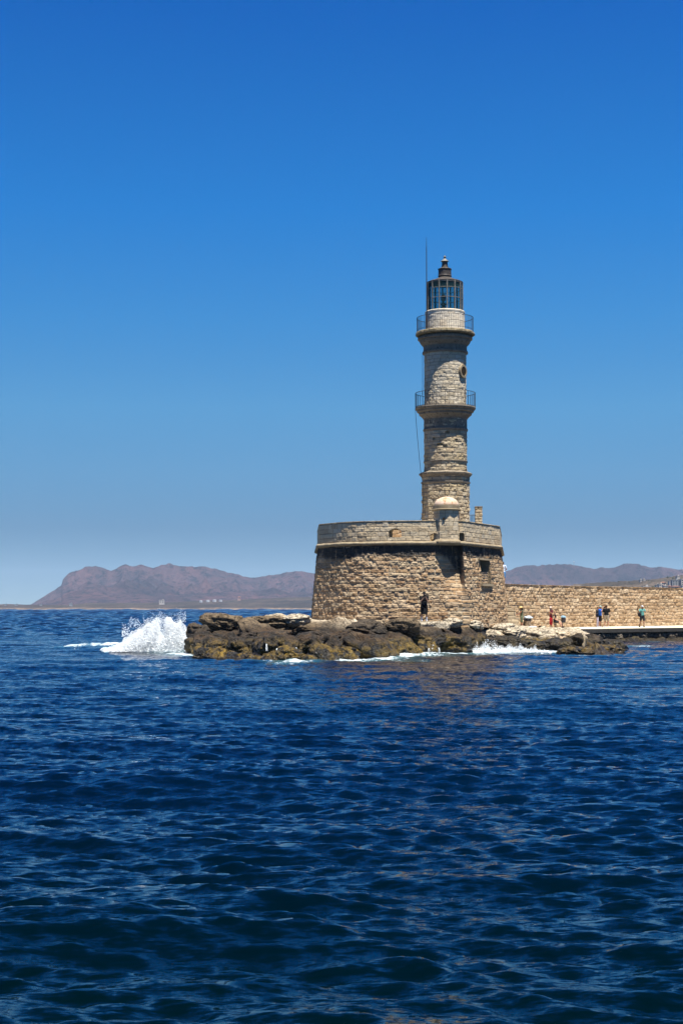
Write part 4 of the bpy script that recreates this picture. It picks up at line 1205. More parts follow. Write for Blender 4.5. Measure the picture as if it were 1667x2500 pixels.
# stone steps with a sloping smooth stringer against the bastion foot
st = empty('stone_steps', (P(1262, 1525, 113.5).x, 113.5, 1.2), 'narrow flight of worn stone steps rising left against the bastion', 'steps')
xs0 = P(1278, 1525, 113.6).x
bm = bmesh.new()
nst = 9
for i in range(nst):
    x1_ = xs0 - i * 0.27; x0_ = P(1234, 1500, 113.6).x - 0.6
    add_box(bm, ((x0_ + x1_) / 2, 114.3, 1.1 + (i + .5) * .20), (x1_ - x0_, 1.5, .198))
bm_obj('tread', bm, M['bench'], st)
pts = [(xs0 - 0.35, 1.0), (xs0 - 0.35, 2.0), (xs0 - 0.6, 2.0), (xs0 - 0.6, 2.55), (xs0 - 0.95, 2.75), (xs0 - 1.9, 3.9), (xs0 - 2.4, 4.1), (xs0 - 2.4, 1.0)]
bm = bmesh.new()
f_ = [bm.verts.new((a, 113.45, b)) for a, b in pts]; g_ = [bm.verts.new((a, 113.75, b)) for a, b in pts]
bm.faces.new(f_); bm.faces.new(g_[::-1])
for i in range(len(pts)):
    j = (i + 1) % len(pts); bm.faces.new((f_[i], g_[i], g_[j], f_[j]))
bmesh.ops.recalc_face_normals(bm, faces=bm.faces)
M['string'] = plain_stone('stair_side_stone', (0.42, 0.36, 0.28), (0.33, 0.27, 0.20), 3, 0.02, c3=(0.24, 0.18, 0.12))
bm_obj('side_wall', bm, M['string'], st)
xl_, xr_ = xs0 - 2.4, xs0 - 0.35
masonry('side_wall_blocks', [(xl_, 113.40), (xr_, 113.40)], 1.0, 4.1, 0.04, M['parapet'], st, dict(course=(.24, .3), length=(.4, .7), gap=.02, depth=.02, seed=171),
        mask=lambda a, b: b > np.interp(a, [0, .5, 1.45, 1.8, 1.81, 2.05], [4.08, 3.88, 2.73, 2.53, 1.98, 1.98]))

# ------------------------------------------------------------------ street furniture on the walkway
def bench(px, D, wpx, label):
    x = P(px, 1520, D).x; wd_ = wpx * mpp(1525, D); g = WALK(x, D)
    b = empty('bench', (x, D, g), label, 'bench', 'stone benches along the harbour wall')
    bm = bmesh.new(); add_box(bm, (x, D, g + .42), (wd_, .55, .1), bevel=.012); bm_obj('seat', bm, M['bench'], b)
    for sg in (-1, 1):
        bm = bmesh.new(); add_box(bm, (x + sg * (wd_ / 2 - .13), D, g + .185), (.14, .5, .37), bevel=.01); bm_obj('leg', bm, M['bench'], b)
bench(1312, 122.2, 24, 'short stone bench next to the litter bin')
bench(1343, 124.6, 24, 'stone bench the woman in black is sitting on')
bench(1427, 129, 24, 'empty stone bench left of the man in the blue shirt')
bench(1451, 130.6, 24, 'stone bench partly hidden behind the man in the blue shirt')

M['wood'] = cloth('weathered_wood_slats', (0.30, 0.23, 0.16), 0.8, (0.17, 0.12, 0.08), 12)
M['bag_white'] = cloth('bluish_white_plastic', (0.28, 0.38, 0.48), 0.4, (0.46, 0.50, 0.54), 20)
M['bag_black'] = cloth('black_plastic', (0.012, 0.012, 0.016), 0.35)
M['bag_blue'] = cloth('pale_blue_plastic', (0.18, 0.33, 0.44), 0.4, (0.30, 0.42, 0.5), 20)
def crumple(name, c, r, mat, parent=None, seed=0, sub=3):
    bm = bmesh.new(); bmesh.ops.create_icosphere(bm, subdivisions=sub, radius=1)
    co = np.array([v.co[:] for v in bm.verts]); x, y, z = co.T
    d = 1 + 0.45 * fbm(x * 2.5 + seed, y * 2.5, z * 2.5, seed=seed, oct=3)
    for v, q_ in zip(bm.verts, co * d[:, None] * np.array(r)): v.co = Vector(q_) + Vector(c)
    return bm_obj(name, bm, mat, parent)
bx_, bD = P(1287.5, 1520, 119.5).x, 119.5
lb = empty('litter_bin', (bx_, bD, 1.18), 'wooden slatted litter bin overflowing with white and blue bags', 'bin')
for k in range(14):
    a = 2 * math.pi * k / 14; bm = bmesh.new(); add_box(bm, (bx_ + .22 * math.cos(a), bD + .22 * math.sin(a), 1.18 + .31), (.03, .07, .56), a); bm_obj('slat', bm, M['wood'], lb)
bm = bmesh.new(); add_lathe(bm, [(.17, .05), (.19, .06), (.19, .62), (.17, .62)], (bx_, bD, 1.18), 20); bm_obj('liner', bm, M['bag_black'], lb)
bm = bmesh.new(); add_tube(bm, [(bx_ - .27, bD, 1.15), (bx_ - .27, bD, 1.95)], .03, 8); bm_obj('post', bm, M['iron'], lb)
crumple('bin_bag', (bx_, bD, 1.86), (.27, .26, .13), M['bag_black'], lb, 3)
crumple('overflowing_bags', (bx_ + .03, bD, 2.0), (.31, .26, .14), M['bag_white'], lb, 5)
pb, pD = P(1373, 1520, 121.5).x, 121.5
pbn = empty('post_bin', (pb, pD, 1.18), 'small dark bin on a thin post holding a pale blue bag', 'bin')
bm = bmesh.new(); add_tube(bm, [(pb - .03, pD, 1.15), (pb - .03, pD, 1.9)], .028, 8); bm_obj('post', bm, M['iron'], pbn)
bm = bmesh.new(); add_lathe(bm, [(.11, 0), (.16, .02), (.18, .36), (.15, .36)], (pb + .03, pD - .1, 1.62), 16); bm_obj('bucket', bm, M['iron'], pbn)
crumple('bin_bag', (pb + .02, pD - .1, 2.04), (.18, .17, .12), M['bag_blue'], pbn, 7)
o = crumple('plastic_bag', P(1299, 1531, 116.5), (.34, .2, .07), M['bag_white'], None, 9); tag(o, 'white crumpled plastic lying on the ground by the litter bin', 'bag')
M['rust'] = cloth('rusty_iron', (0.05, 0.03, 0.02), .9)
def bollard(px, py, D, h_, label, w_=.1):
    p = P(px, py, D); bm = bmesh.new()
    add_lathe(bm, [(w_ * 1.1, 0), (w_ * .75, h_ * .15), (w_ * .7, h_ * .6), (w_ * 1.25, h_ * .75), (w_ * 1.2, h_ * .95), (w_ * .5, h_)], p, 14)
    add_tube(bm, [p + Vector((-w_ * 2.3, 0, h_ * .55)), p + Vector((w_ * 2.3, 0, h_ * .55))], w_ * .4, 8)
    o = bm_obj('mooring_bollard', bm, M['rust'], smooth=True); tag(o, label, 'bollard', 'old iron fittings on the rocks')
bollard(1318.5, 1535, 116, .24, 'black iron mooring bollard in front of the bench beside the bin')
bollard(1239, 1535, 104, .24, 'squat black iron fitting at the right foot of the bastion')
for px, py, D, h_, lab in ((1339, 1563, 103, .32, 'rusty iron rod standing up from the whitish boulder'), (1173, 1528, 98, .18, 'short rusty rod below the walled-up window, left one'), (1163, 1527, 98, .16, 'short rusty rod below the walled-up window, right one')):
    p = P(px, py, D); bm = bmesh.new(); add_tube(bm, [p - Vector((0, 0, .3)), p + Vector((0, 0, h_ * .7)), p + Vector((.02, 0, h_))], [.03, .028, .035], 7)
    o = bm_obj('iron_rod', bm, M['rust']); tag(o, lab, 'rod', 'old iron fittings on the rocks')

# ------------------------------------------------------------------ people
def cap_geo(bm, p0, r0, p1, r1, seg=12):
    """tapered limb with round ends"""
    p0, p1 = Vector(p0), Vector(p1); d = p1 - p0; L_ = d.length
    if L_ < 1e-5: return
    d.normalize(); a = d.orthogonal().normalized(); b = d.cross(a)
    prof = [(-r0, 0.02 * r0), (-r0 * .8, r0 * .6), (-r0 * .4, r0 * .92), (0, r0)] + [(L_, r1), (L_ + r1 * .4, r1 * .92), (L_ + r1 * .8, r1 * .6), (L_ + r1, .02 * r1)]
    rings = []
    for t, r in prof:
        rings.append([bm.verts.new(p0 + d * t + (a * math.cos(q_) + b * math.sin(q_)) * r) for q_ in [2 * math.pi * k / seg for k in range(seg)]])
    for i in range(len(rings) - 1):
        for k in range(seg): bm.faces.new((rings[i][k], rings[i][(k + 1) % seg], rings[i + 1][(k + 1) % seg], rings[i + 1][k]))
    bm.faces.new(rings[0][::-1]); bm.faces.new(rings[-1])

def ell(bm, c, r, rot=None, seg=16):
    m = Matrix.Translation(c)
    if rot is not None: m = m @ rot
    bmesh.ops.create_uvsphere(bm, u_segments=seg, v_segments=seg // 2 + 2, radius=1, matrix=m @ Matrix.Diagonal((*r, 1)))

def fuse(name, bm, mat, parent, voxel, smooth=3):
    """one continuous skin from overlapping limb volumes"""
    me = bpy.data.meshes.new(name); bm.to_mesh(me); bm.free()
    tmp = bpy.data.objects.new('tmp', me); COL.objects.link(tmp)
    m = tmp.modifiers.new('r', 'REMESH'); m.mode = 'VOXEL'; m.voxel_size = voxel; m.use_smooth_shade = True
    m2 = tmp.modifiers.new('s', 'SMOOTH'); m2.iterations = smooth; m2.factor = 0.5
    dg = bpy.context.evaluated_depsgraph_get()
    me2 = bpy.data.meshes.new_from_object(tmp.evaluated_get(dg))
    bpy.data.objects.remove(tmp); me2.name = name
    for p in me2.polygons: p.use_smooth = True
    me2.materials.clear(); me2.materials.append(mat)
    o = bpy.data.objects.new(name, me2); COL.objects.link(o); o.parent = parent
    return o

def person(label, loc, rz, H=1.75, skin=SKIN, pose=None, shirt=None, bottom=None, hair=None, hat=None, shoe=None, dress=None, sock=None, bulk=1.0, long_pants=False, sleeveless=False, hair_long=False, facemark=False):
    """built facing -Y in local space; pose gives joints, x to the image right when seen from the front"""
    k = H / 1.75
    J = dict(pel=(0, 0, .93), chest=(0, -.01, 1.30), neck=(0, 0, 1.47), head=(0, -.02, 1.62),
             shL=(-.19, 0, 1.42), shR=(.19, 0, 1.42), elL=(-.25, .02, 1.14), elR=(.25, .02, 1.14), wrL=(-.24, -.07, .90), wrR=(.24, -.07, .90),
             hiL=(-.095, 0, .90), hiR=(.095, 0, .90), knL=(-.11, -.02, .49), knR=(.11, -.02, .49), anL=(-.12, .03, .085), anR=(.12, .03, .085), look=(0, -1, 0))
    J.update(pose or {})
    J = {a: Vector(b) for a, b in J.items()}
    root = empty('person', loc, label, 'person', rz=rz)
    root.scale = (k, k, k)
    b = bulk
    bm = bmesh.new()
    look = J['look'].normalized(); up = Vector((0, 0, 1)); sidev = look.cross(up).normalized()
    hd_, nk = J['head'], J['neck']
    rotm = Matrix((sidev, -look, look.cross(sidev) * -1 if False else up)).transposed().to_4x4()
    ell(bm, hd_ + Vector((0, 0, .015)), (.076, .093, .112), rotm)
    ell(bm, hd_ + look * .035 - up * .055, (.052, .058, .055), rotm)                 # jaw
    ell(bm, hd_ + look * .098 - up * .012, (.013, .02, .024), rotm, 8)               # nose
    ell(bm, hd_ + look * .088 - up * .052, (.026, .012, .009), rotm, 8)              # mouth
    for sg in (-1, 1):
        ell(bm, hd_ + sidev * .078 * sg - up * .005, (.012, .022, .032), rotm, 8)    # ear
        ell(bm, hd_ + look * .085 + sidev * .032 * sg + up * .018, (.018, .01, .011), rotm, 8)   # brow / eye ridge
    cap_geo(bm, nk - Vector((0, 0, .03)), .056, hd_ - Vector((0, 0, .06)), .052)
    ell(bm, J['chest'] + Vector((0, 0, .0)), (.155 * b, .105 * b, .19))
    ell(bm, J['chest'].lerp(J['pel'], .5), (.135 * b, .10 * b, .17))
    ell(bm, J['pel'], (.155 * b, .11 * b, .12))
    for sd_ in 'LR':
        sh, el_, wr = J['sh' + sd_], J['el' + sd_], J['wr' + sd_]
        cap_geo(bm, nk - Vector((0, 0, .05)), .055, sh, .058)
        cap_geo(bm, sh, .052 * b, el_, .039); cap_geo(bm, el_, .041, wr, .027)
        hi, kn, an = J['hi' + sd_], J['kn' + sd_], J['an' + sd_]
        cap_geo(bm, hi, .088 * b, kn, .056); cap_geo(bm, kn, .055, kn.lerp(an, .35), .056); cap_geo(bm, kn.lerp(an, .35), .055, an, .036)
        toe = J.get('toe' + sd_, an + Vector((0, -.17, -.05)))
        cap_geo(bm, an + Vector((0, .03, -.045)), .034, toe, .030)
        # hand: palm, four bent fingers of unequal length, thumb off the side
        hv = J.get('hd' + sd_, (wr - el_)).normalized(); pn = hv.orthogonal().normalized(); pside = hv.cross(pn).normalized()
        if abs(pn.x) < abs(pside.x): pn, pside = pside, pn
        cap_geo(bm, wr + hv * .02, .028, wr + hv * .07, .03)
        for i_, (o_, l_) in enumerate(((-.027, .062), (-.009, .072), (.009, .068), (.027, .052))):
            b0 = wr + hv * .085 + pside * o_; m1 = b0 + hv * l_ * .55 + pn * .008; m2 = m1 + (hv * .75 + pn * .65).normalized() * l_ * .5
            cap_geo(bm, b0, .0095, m1, .009, 8); cap_geo(bm, m1, .009, m2, .008, 8)
        t0 = wr + hv * .04 - pside * .03; cap_geo(bm, t0, .012, t0 + (hv * .7 - pside * .7).normalized() * .055, .010, 8)
    fuse('body', bm, skin, root, .0085, 2)
    if shirt or dress:
        m_ = shirt or dress; bm = bmesh.new(); g = 1.0
        ell(bm, J['chest'], (.178 * b, .128 * b, .205)); ell(bm, J['chest'].lerp(J['pel'], .5), (.162 * b, .125 * b, .2)); ell(bm, J['pel'] + Vector((0, 0, .05)), (.175 * b, .130 * b, .12))
        for sd_ in 'LR':
            sh, el_ = J['sh' + sd_], J['el' + sd_]
            cap_geo(bm, nk - Vector((0, 0, .075)), .062, sh, .064)
            if not sleeveless: cap_geo(bm, sh, .075 * b, sh.lerp(el_, .62), .066 * b)
        fuse('shirt' if shirt else 'dress_top', bm, m_, root, .014, 2)
    if bottom:
        bm = bmesh.new(); ell(bm, J['pel'], (.172 * b, .125 * b, .125))
        for sd_ in 'LR':
            hi, kn, an = J['hi' + sd_], J['kn' + sd_], J['an' + sd_]
            cap_geo(bm, hi, .108 * b, hi.lerp(kn, .80), .09)
            if long_pants: cap_geo(bm, kn, .082, an, .062)
        fuse('trousers' if long_pants else 'shorts', bm, bottom, root, .014, 2)
    if dress:
        bm = bmesh.new(); c = J['pel']
        add_lathe(bm, [(.145 * b, .14), (.17 * b, .02), (.185 * b, -.15), (.20 * b, -.40), (.225 * b, -.62), (.21, -.62)], (c.x, c.y, c.z), 28, rough=.02)
        bm_obj('skirt', bm, dress if not isinstance(bottom, tuple) else bottom, root, smooth=True, loc=(0, 0, 0))
    if shoe:
        for sd_ in 'LR':
            an = J['an' + sd_]; toe = J.get('toe' + sd_, an + Vector((0, -.17, -.05))); bm = bmesh.new()
            cap_geo(bm, an + Vector((0, .035, -.042)), .043, toe, .040); cap_geo(bm, an + Vector((0, .01, -.02)), .045, an + Vector((0, 0, .03)), .043)
            fuse('shoe', bm, shoe, root, .012, 2)
    if sock:
        for sd_ in 'LR':
            an, kn = J['an' + sd_], J['kn' + sd_]; bm = bmesh.new(); cap_geo(bm, an, .044, an.lerp(kn, .38), .055); fuse('sock', bm, sock, root, .012, 2)
    if hair:
        bm = bmesh.new(); ell(bm, hd_ + up * .035 - look * .018, (.086, .098, .105), rotm)
        if hair_long:
            cap_geo(bm, hd_ - look * .07, .065, hd_ - look * .12 - up * .32, .05)
        hh_ = fuse('hair', bm, hair, root, .012, 2)
    if hat:
        mat_, brim, kind = hat
        bm = bmesh.new()
        if kind == 'cap':
            ell(bm, hd_ + up * .055, (.092, .108, .085), rotm); ell(bm, hd_ + look * .12 + up * .045, (.06, .06, .012), rotm)
            fuse('cap', bm, mat_, root, .010, 2)
        else:
            add_lathe(bm, [(.0, .145), (.06, .14), (.088, .10), (.094, .05), (brim * .7, .045), (brim, .03), (brim, .022), (brim * .7, .036), (.085, .035)], tuple(hd_ + up * .01), 28)
            bm_obj('hat', bm, mat_, root, smooth=True, loc=(0, 0, 0))
    return root

def prop(name, bm, mat, root): return bm_obj(name, bm, mat, root, loc=(0, 0, 0))

BLACK = cloth('black_cotton', (0.006, 0.006, 0.008)); WHITE = cloth('white_cotton', (0.5, 0.51, 0.55)); HAIR = cloth('dark_hair', (0.02, 0.014, 0.01)); BROWNH = cloth('brown_hair', (0.06, 0.035, 0.02))
BLUE = cloth('royal_blue_cotton', (0.02, 0.12, 0.55)); TAN = cloth('tan_cotton', (0.34, 0.28, 0.21)); TEAL = cloth('sea_green_cotton', (0.06, 0.23, 0.21), c2=(0.12, 0.30, 0.28)); NAVY = cloth('dark_grey_cotton', (0.02, 0.024, 0.03))
STRAW = cloth('straw', (0.62, 0.46, 0.20), .8); OLIVE = cloth('olive_cotton', (0.13, 0.15, 0.09)); MAROON = cloth('patterned_maroon_cotton', (0.045, 0.008, 0.014), c2=(0.12, 0.025, 0.03), sc=30)
RED = cloth('red_cotton', (0.33, 0.008, 0.012), c2=(0.09, 0.006, 0.012), sc=7); DENIM = cloth('bright_blue_shorts', (0.04, 0.20, 0.48)); PALEB = cloth('pale_blue_white_cotton', (0.60, 0.70, 0.85)); CREAM = cloth('cream_hat_cotton', (0.5, 0.45, 0.42)); LILAC = cloth('pale_lilac_cotton', (0.44, 0.41, 0.52))

# man in black on the platform, photographing towards the camera
md = 96.4; mx_ = P(1035, 1517, md).x; mz_ = P(1035, 1517.5, md).z
shore_z = ground_z(mx_, md)
bm = bmesh.new(); bmesh.ops.create_icosphere(bm, subdivisions=4, radius=1)
co = np.array([v.co[:] for v in bm.verts]); x, y, z = co.T
r0 = (np.abs(x) ** 4 + np.abs(y) ** 4 + np.abs(z) ** 4) ** (-1 / 4.0); dd = r0 * (1 + .1 * fbm(x * 2, y * 2, z * 2, seed=3, oct=4))
for v, c in zip(bm.verts, co * dd[:, None]): v.co = (c[0] * 1.25, c[1] * 0.8, min(c[2] * 0.34, 0.30))
fs = bm_obj('flat_rock', bm, M['boulder_pale'], smooth=True, loc=(mx_ + .25, md - .1, mz_ - .29)); tag(fs, 'flat whitish slab under the feet of the man in black', 'rock')
mb = person('man in black cap, T-shirt and long shorts with white socks, hands raised to his face', (mx_, md, mz_ + 0.012), R(6), 1.80, SKIN2,
            dict(elL=(-.21, -.10, 1.16), elR=(.20, -.10, 1.16), wrL=(-.045, -.27, 1.40), wrR=(.055, -.27, 1.38), hdL=(.3, -.2, .9), hdR=(-.3, -.2, .9), hiL=(-.1, 0, .9), hiR=(.1, 0, .9), anL=(-.15, .02, .085), anR=(.15, .02, .085), knL=(-.14, 0, .49), knR=(.14, 0, .49)),
            shirt=BLACK, bottom=BLACK, hair=HAIR, hat=(BLACK, 0, 'cap'), shoe=WHITE, sock=WHITE, bulk=1.08)
bm = bmesh.new(); add_box(bm, (0.0, -.33, 1.50), (.13, .05, .085), bevel=.008); add_tube(bm, [(0, -.35, 1.5), (0, -.42, 1.5)], .035, 14); cmr = prop('camera', bm, BLACK, mb)
bm = bmesh.new(); add_lathe(bm, [(.16, -.18), (.19, -.35), (.20, -.52)], (0, 0, .93), 24); sh_ = prop('long_shorts', bm, BLACK, mb)

def on_walk(px, D, z=1.18): return (P(px, 1530, D).x, D, z)
# woman in straw hat leaning on the steps, facing left
p1 = person('woman in yellow straw hat, olive skirt and long dark braid leaning on the stone steps', on_walk(1273, 115.6, 1.22), R(-90), 1.62, SKIN,
            dict(elL=(-.18, -.18, 1.16), elR=(.18, -.20, 1.16), wrL=(-.12, -.40, 1.13), wrR=(.12, -.42, 1.13), head=(0, -.05, 1.62), look=(0, -1, -.15)),
            shirt=OLIVE, bottom=OLIVE, hair=HAIR, hat=(STRAW, .19, 'hat'), shoe=BLACK, sleeveless=True, hair_long=True)
# woman standing, maroon and red
p2 = person('woman in white sun hat with maroon patterned top and red skirt standing by the bench', on_walk(1342.5, 123.4), R(-25), 1.66, SKIN,
            dict(elR=(.23, -.13, 1.18), wrR=(.05, -.27, 1.30), elL=(-.22, -.10, 1.17), wrL=(-.02, -.26, 1.26), hdR=(-.8, -.2, .4), hdL=(.8, -.2, .3)),
            shirt=MAROON, bottom=None, dress=None, hair=BROWNH, hat=(CREAM, .17, 'hat'), shoe=BLACK, sleeveless=False)
bm = bmesh.new(); add_lathe(bm, [(.15, .12), (.175, 0), (.19, -.2), (.20, -.42), (.17, -.66), (.15, -.66)], (0, 0, .93), 28, rough=.03); prop('skirt', bm, RED, p2)
# seated woman
sx_, sy_, sz_ = on_walk(1352.5, 124.0)
p3 = person('woman in black top and shorts sitting on the bench with bare legs stretched out', (sx_, sy_, sz_ - 0.38), R(68), 1.68, SKIN2,
            dict(pel=(0, .02, .95), hiL=(-.09, .0, .93), hiR=(.09, 0, .93), knL=(-.12, -.42, .88), knR=(.11, -.44, .90), anL=(-.12, -.66, .49), anR=(.10, -.74, .50),
                 toeL=(-.12, -.83, .46), toeR=(.10, -.90, .48), chest=(0, -.03, 1.30), elL=(-.20, -.10, 1.12), elR=(.20, -.1, 1.12), wrL=(-.13, -.30, 1.02), wrR=(.12, -.30, 1.02)),
            shirt=BLACK, bottom=NAVY, hair=HAIR, shoe=BLACK, sleeveless=True)
# man in blue with camera, facing right
p4 = person('man in bright blue T-shirt and black shorts raising a camera to his eye', on_walk(1464, 127.5), R(62), 1.74, SKIN,
            dict(elL=(-.22, -.22, 1.32), elR=(.22, -.22, 1.32), wrL=(-.07, -.32, 1.56), wrR=(.08, -.32, 1.56), hdL=(.3, -.1, .9), hdR=(-.3, -.1, .9)),
            shirt=BLUE, bottom=BLACK, hair=HAIR, hat=(cloth('grey_green_cap', (0.35, 0.42, 0.36)), 0, 'cap'), shoe=WHITE)
bm = bmesh.new(); add_box(bm, (0, -.36, 1.62), (.15, .07, .10), bevel=.01); add_tube(bm, [(0, -.38, 1.62), (0, -.52, 1.62)], .042, 14); prop('camera', bm, BLACK, p4)
o = crumple('shoulder_bag', tuple(Vector(on_walk(1457, 127.6)) + Vector((0, 0, .98))), (.12, .10, .17), M['bag_black'], None, 4); tag(o, 'black bag hanging at the hip of the man in blue', 'bag')
p4b = person('person in pale lilac trousers standing mostly hidden behind the man in blue', on_walk(1459.5, 128.4), R(40), 1.66, SKIN, {}, shirt=NAVY, bottom=LILAC, long_pants=True, hair=HAIR, shoe=WHITE, bulk=.85)
# man in black T-shirt, back to us
p5 = person('broad man in black T-shirt and tan shorts seen from behind, arms hanging', on_walk(1479.5, 127.2), R(170), 1.80, SKIN,
            dict(elL=(-.27, .02, 1.15), elR=(.26, .02, 1.15), anL=(-.14, .02, .085), anR=(.14, .02, .085)), shirt=BLACK, bottom=TAN, hair=BROWNH, shoe=WHITE, bulk=1.18)
# man in green shirt mid-stride
p6 = person('man in sea-green shirt and white cap walking with a phone held out', on_walk(1567, 130), R(12), 1.76, SKIN3,
            dict(elL=(-.30, -.08, 1.20), wrL=(-.44, -.20, 1.34), hdL=(-.8, -.2, .5), elR=(.26, -.05, 1.18), wrR=(.10, -.22, 1.26), knL=(-.13, .04, .50), anL=(-.20, .16, .10), knR=(.10, -.08, .5), anR=(.08, -.10, .085)),
            shirt=TEAL, bottom=NAVY, hair=HAIR, hat=(WHITE, 0, 'cap'), shoe=BLACK)
bm = bmesh.new(); add_box(bm, (-.50, -.24, 1.44), (.075, .012, .15), bevel=.006); prop('phone', bm, BLACK, p6)
o = crumple('shoulder_bag', tuple(Vector(on_walk(1560.5, 129.8)) + Vector((0, 0, 1.03))), (.14, .10, .17), M['bag_black'], None, 6); tag(o, 'black shoulder bag at the side of the man in sea-green', 'bag')
# man up on the wall behind the bastion
wx = P(1227.3, 1426, 121.5)
p7 = person('man in white T-shirt and blue shorts up on the wall top behind the bastion edge', (wx.x, 121.5, WZ1 + .02), R(150), 1.74, SKIN,
            dict(elL=(-.27, -.05, 1.17), elR=(.22, -.1, 1.15), wrL=(-.12, -.24, 1.12), wrR=(.05, -.24, 1.12)), shirt=PALEB, bottom=DENIM, hair=BROWNH, shoe=WHITE)

# ------------------------------------------------------------------ breaking wave: spray thrown up against the left tip
M['spray'] = cloth('white_spray', (0.76, 0.79, 0.81), .6, (0.66, 0.71, 0.75), 3)
def spray(name, pts, rad, seed=0):
    """cloud of water drops: one little octahedron per drop"""
    n = len(pts)
    base = np.array([[1, 0, 0], [-1, 0, 0], [0, 1, 0], [0, -1, 0], [0, 0, 1], [0, 0, -1]], float)
    rg = np.random.RandomState(seed)
    stretch = np.stack([rg.uniform(.6, 1.4, n), rg.uniform(.6, 1.4, n), rg.uniform(.7, 1.8, n)], 1)
    V = pts[:, None, :] + base[None] * (rad[:, None] * stretch)[:, None, :]
    f = np.array([[0, 2, 4], [2, 1, 4], [1, 3, 4], [3, 0, 4], [2, 0, 5], [1, 2, 5], [3, 1, 5], [0, 3, 5]])
    Fc = (np.arange(n)[:, None, None] * 6 + f[None]).reshape(-1, 3)
    o = link(name, mesh_np(name, V.reshape(-1, 3), Fc), M['spray'])
    return o
rg = np.random.RandomState(3)
def plume(px0, px1, topf, Dc, Dw, zb, n, power, rmin, rmax, clump=1.0, seed=1):
    """drops under a ragged height curve; density falls off upwards"""
    px = rg.uniform(px0, px1, n * 3); D = Dc + rg.normal(0, Dw, n * 3)
    gg_ = np.linspace(px0, px1, 260); tp_ = np.interp(px, gg_, [topf(a) for a in gg_])
    ztp = CAMZ + (1487 - tp_) * D / F
    u = rg.rand(n * 3) ** power
    z = zb + (ztp - zb) * u
    X = (px - 833.5) * D / F
    jet = fbm(X * 2.2, z * 0.9, D * .4, seed=seed, oct=4)
    keep = jet * clump + 0.35 > (u - .25) * 1.1 * rg.rand(n * 3) * 1.3
    k = np.where(keep)[0][:n]
    r_ = rmin + (rmax - rmin) * rg.rand(len(k)) ** 3
    return np.stack([X[k], D[k], z[k]], 1), r_ * (1.25 - .55 * u[k])
tops = lambda a: float(np.interp(a, [265, 300, 318, 335, 360, 385, 410, 425, 440, 458, 470], [1588, 1572, 1552, 1535, 1516, 1499, 1497, 1505, 1508, 1528, 1560]))
A1 = plume(270, 462, lambda a: tops(a) + 8 + 12 * float(fbm(np.array([a / 16]), np.array([0.]), seed=66, oct=3)[0]), 97.5, .8, .1, 90000, 1.15, .010, .037, 0.8)
A2 = plume(300, 470, lambda a: tops(a) - 2 + 18 * float(fbm(np.array([a / 14]), np.array([0.]), seed=65, oct=3)[0]), 97.5, 1.0, .4, 18000, .9, .006, .019, 1.6, 4)
A3 = plume(300, 350, lambda a: 1517 + 25 * float(fbm(np.array([a / 12]), np.array([0.]), seed=64, oct=3)[0]), 97.5, .6, 1.0, 420, .8, .010, .03, 1.6, 5)
A4 = plume(350, 455, lambda a: 1488 + 16 * float(fbm(np.array([a / 10]), np.array([0.]), seed=67, oct=3)[0]), 97.5, .6, 1.8, 420, .6, .008, .022, 1.6, 6)
pts = np.concatenate([A1[0], A2[0], A3[0], A4[0]]); rad = np.concatenate([A1[1], A2[1], A3[1], A4[1]])
sp = spray('wave_spray', pts, rad, 5); tag(sp, 'white wave bursting into spray against the left tip of the rocks', 'spray', kind='stuff')
# churned white body of the wave under the spray
pxs_ = np.linspace(168, 462, 300); Ds_ = np.linspace(-1, 1, 60)
PX_, DS_ = np.meshgrid(pxs_, Ds_)
tpz = np.interp(PX_, [168, 230, 268, 300, 335, 360, 385, 410, 440, 462], [0.03, .10, .26, .5, .75, .9, .95, .9, .8, .4])
DD_ = np.interp(PX_, [168, 300, 462], [105.5, 99.5, 97.6]) + DS_ * np.interp(PX_, [168, 300, 462], [.8, 1.9, 1.5])
ZZ_ = -0.05 + tpz * np.sqrt(np.clip(1 - DS_ ** 2, 0, 1)) * (1 + .35 * fbm(PX_ / 16, DS_ * 2, seed=81, oct=4)) + .10 * fbm(PX_ / 5, DS_ * 6, seed=82, oct=3)
YY_ = DD_ + .22 * fbm(PX_ / 6, DS_ * 5, ZZ_ * 3, seed=83, oct=4)
M['foam'] = cloth('churned_foam', (0.54, 0.59, 0.62), .7, (0.26, 0.37, 0.42), 2.0)
fm = link('breaking_wave', mesh_np('breaking_wave', np.stack([(PX_ - 833.5) * DD_ / F, YY_, ZZ_], -1).reshape(-1, 3), grid_faces(300, 60)), M['foam']); tag(fm, 'white churned wave crest rolling left of the rocks under the spray', 'wave', kind='stuff')
# smaller splash where the swell climbs the rocks at the right
top2 = lambda a: float(np.interp(a, [930, 1000, 1100, 1180, 1200, 1225, 1260, 1300, 1345], [1600, 1594, 1590, 1568, 1563, 1572, 1582, 1578, 1592]))
C1 = plume(1150, 1345, lambda a: top2(a) + 14 * float(fbm(np.array([a / 9]), np.array([0.]), seed=61, oct=3)[0]), 97.0, .8, .05, 6500, 1.5, .008, .028, 1.0, 8)
C2 = plume(880, 1060, lambda a: 1597 + 12 * float(fbm(np.array([a / 9]), np.array([0.]), seed=62, oct=3)[0]), 91.0, .8, .05, 900, 1.3, .010, .03, 1.5, 9)
C3 = plume(1000, 1060, lambda a: 1572, 93.0, .5, .1, 350, 1.1, .010, .03, 1.6, 10)
pts = np.concatenate([C1[0], C2[0], C3[0]]); rad = np.concatenate([C1[1], C2[1], C3[1]])
sp = spray('wave_wash', pts, rad, 6); tag(sp, 'white wash and droplets thrown up where the swell meets the rocks', 'spray', kind='stuff')
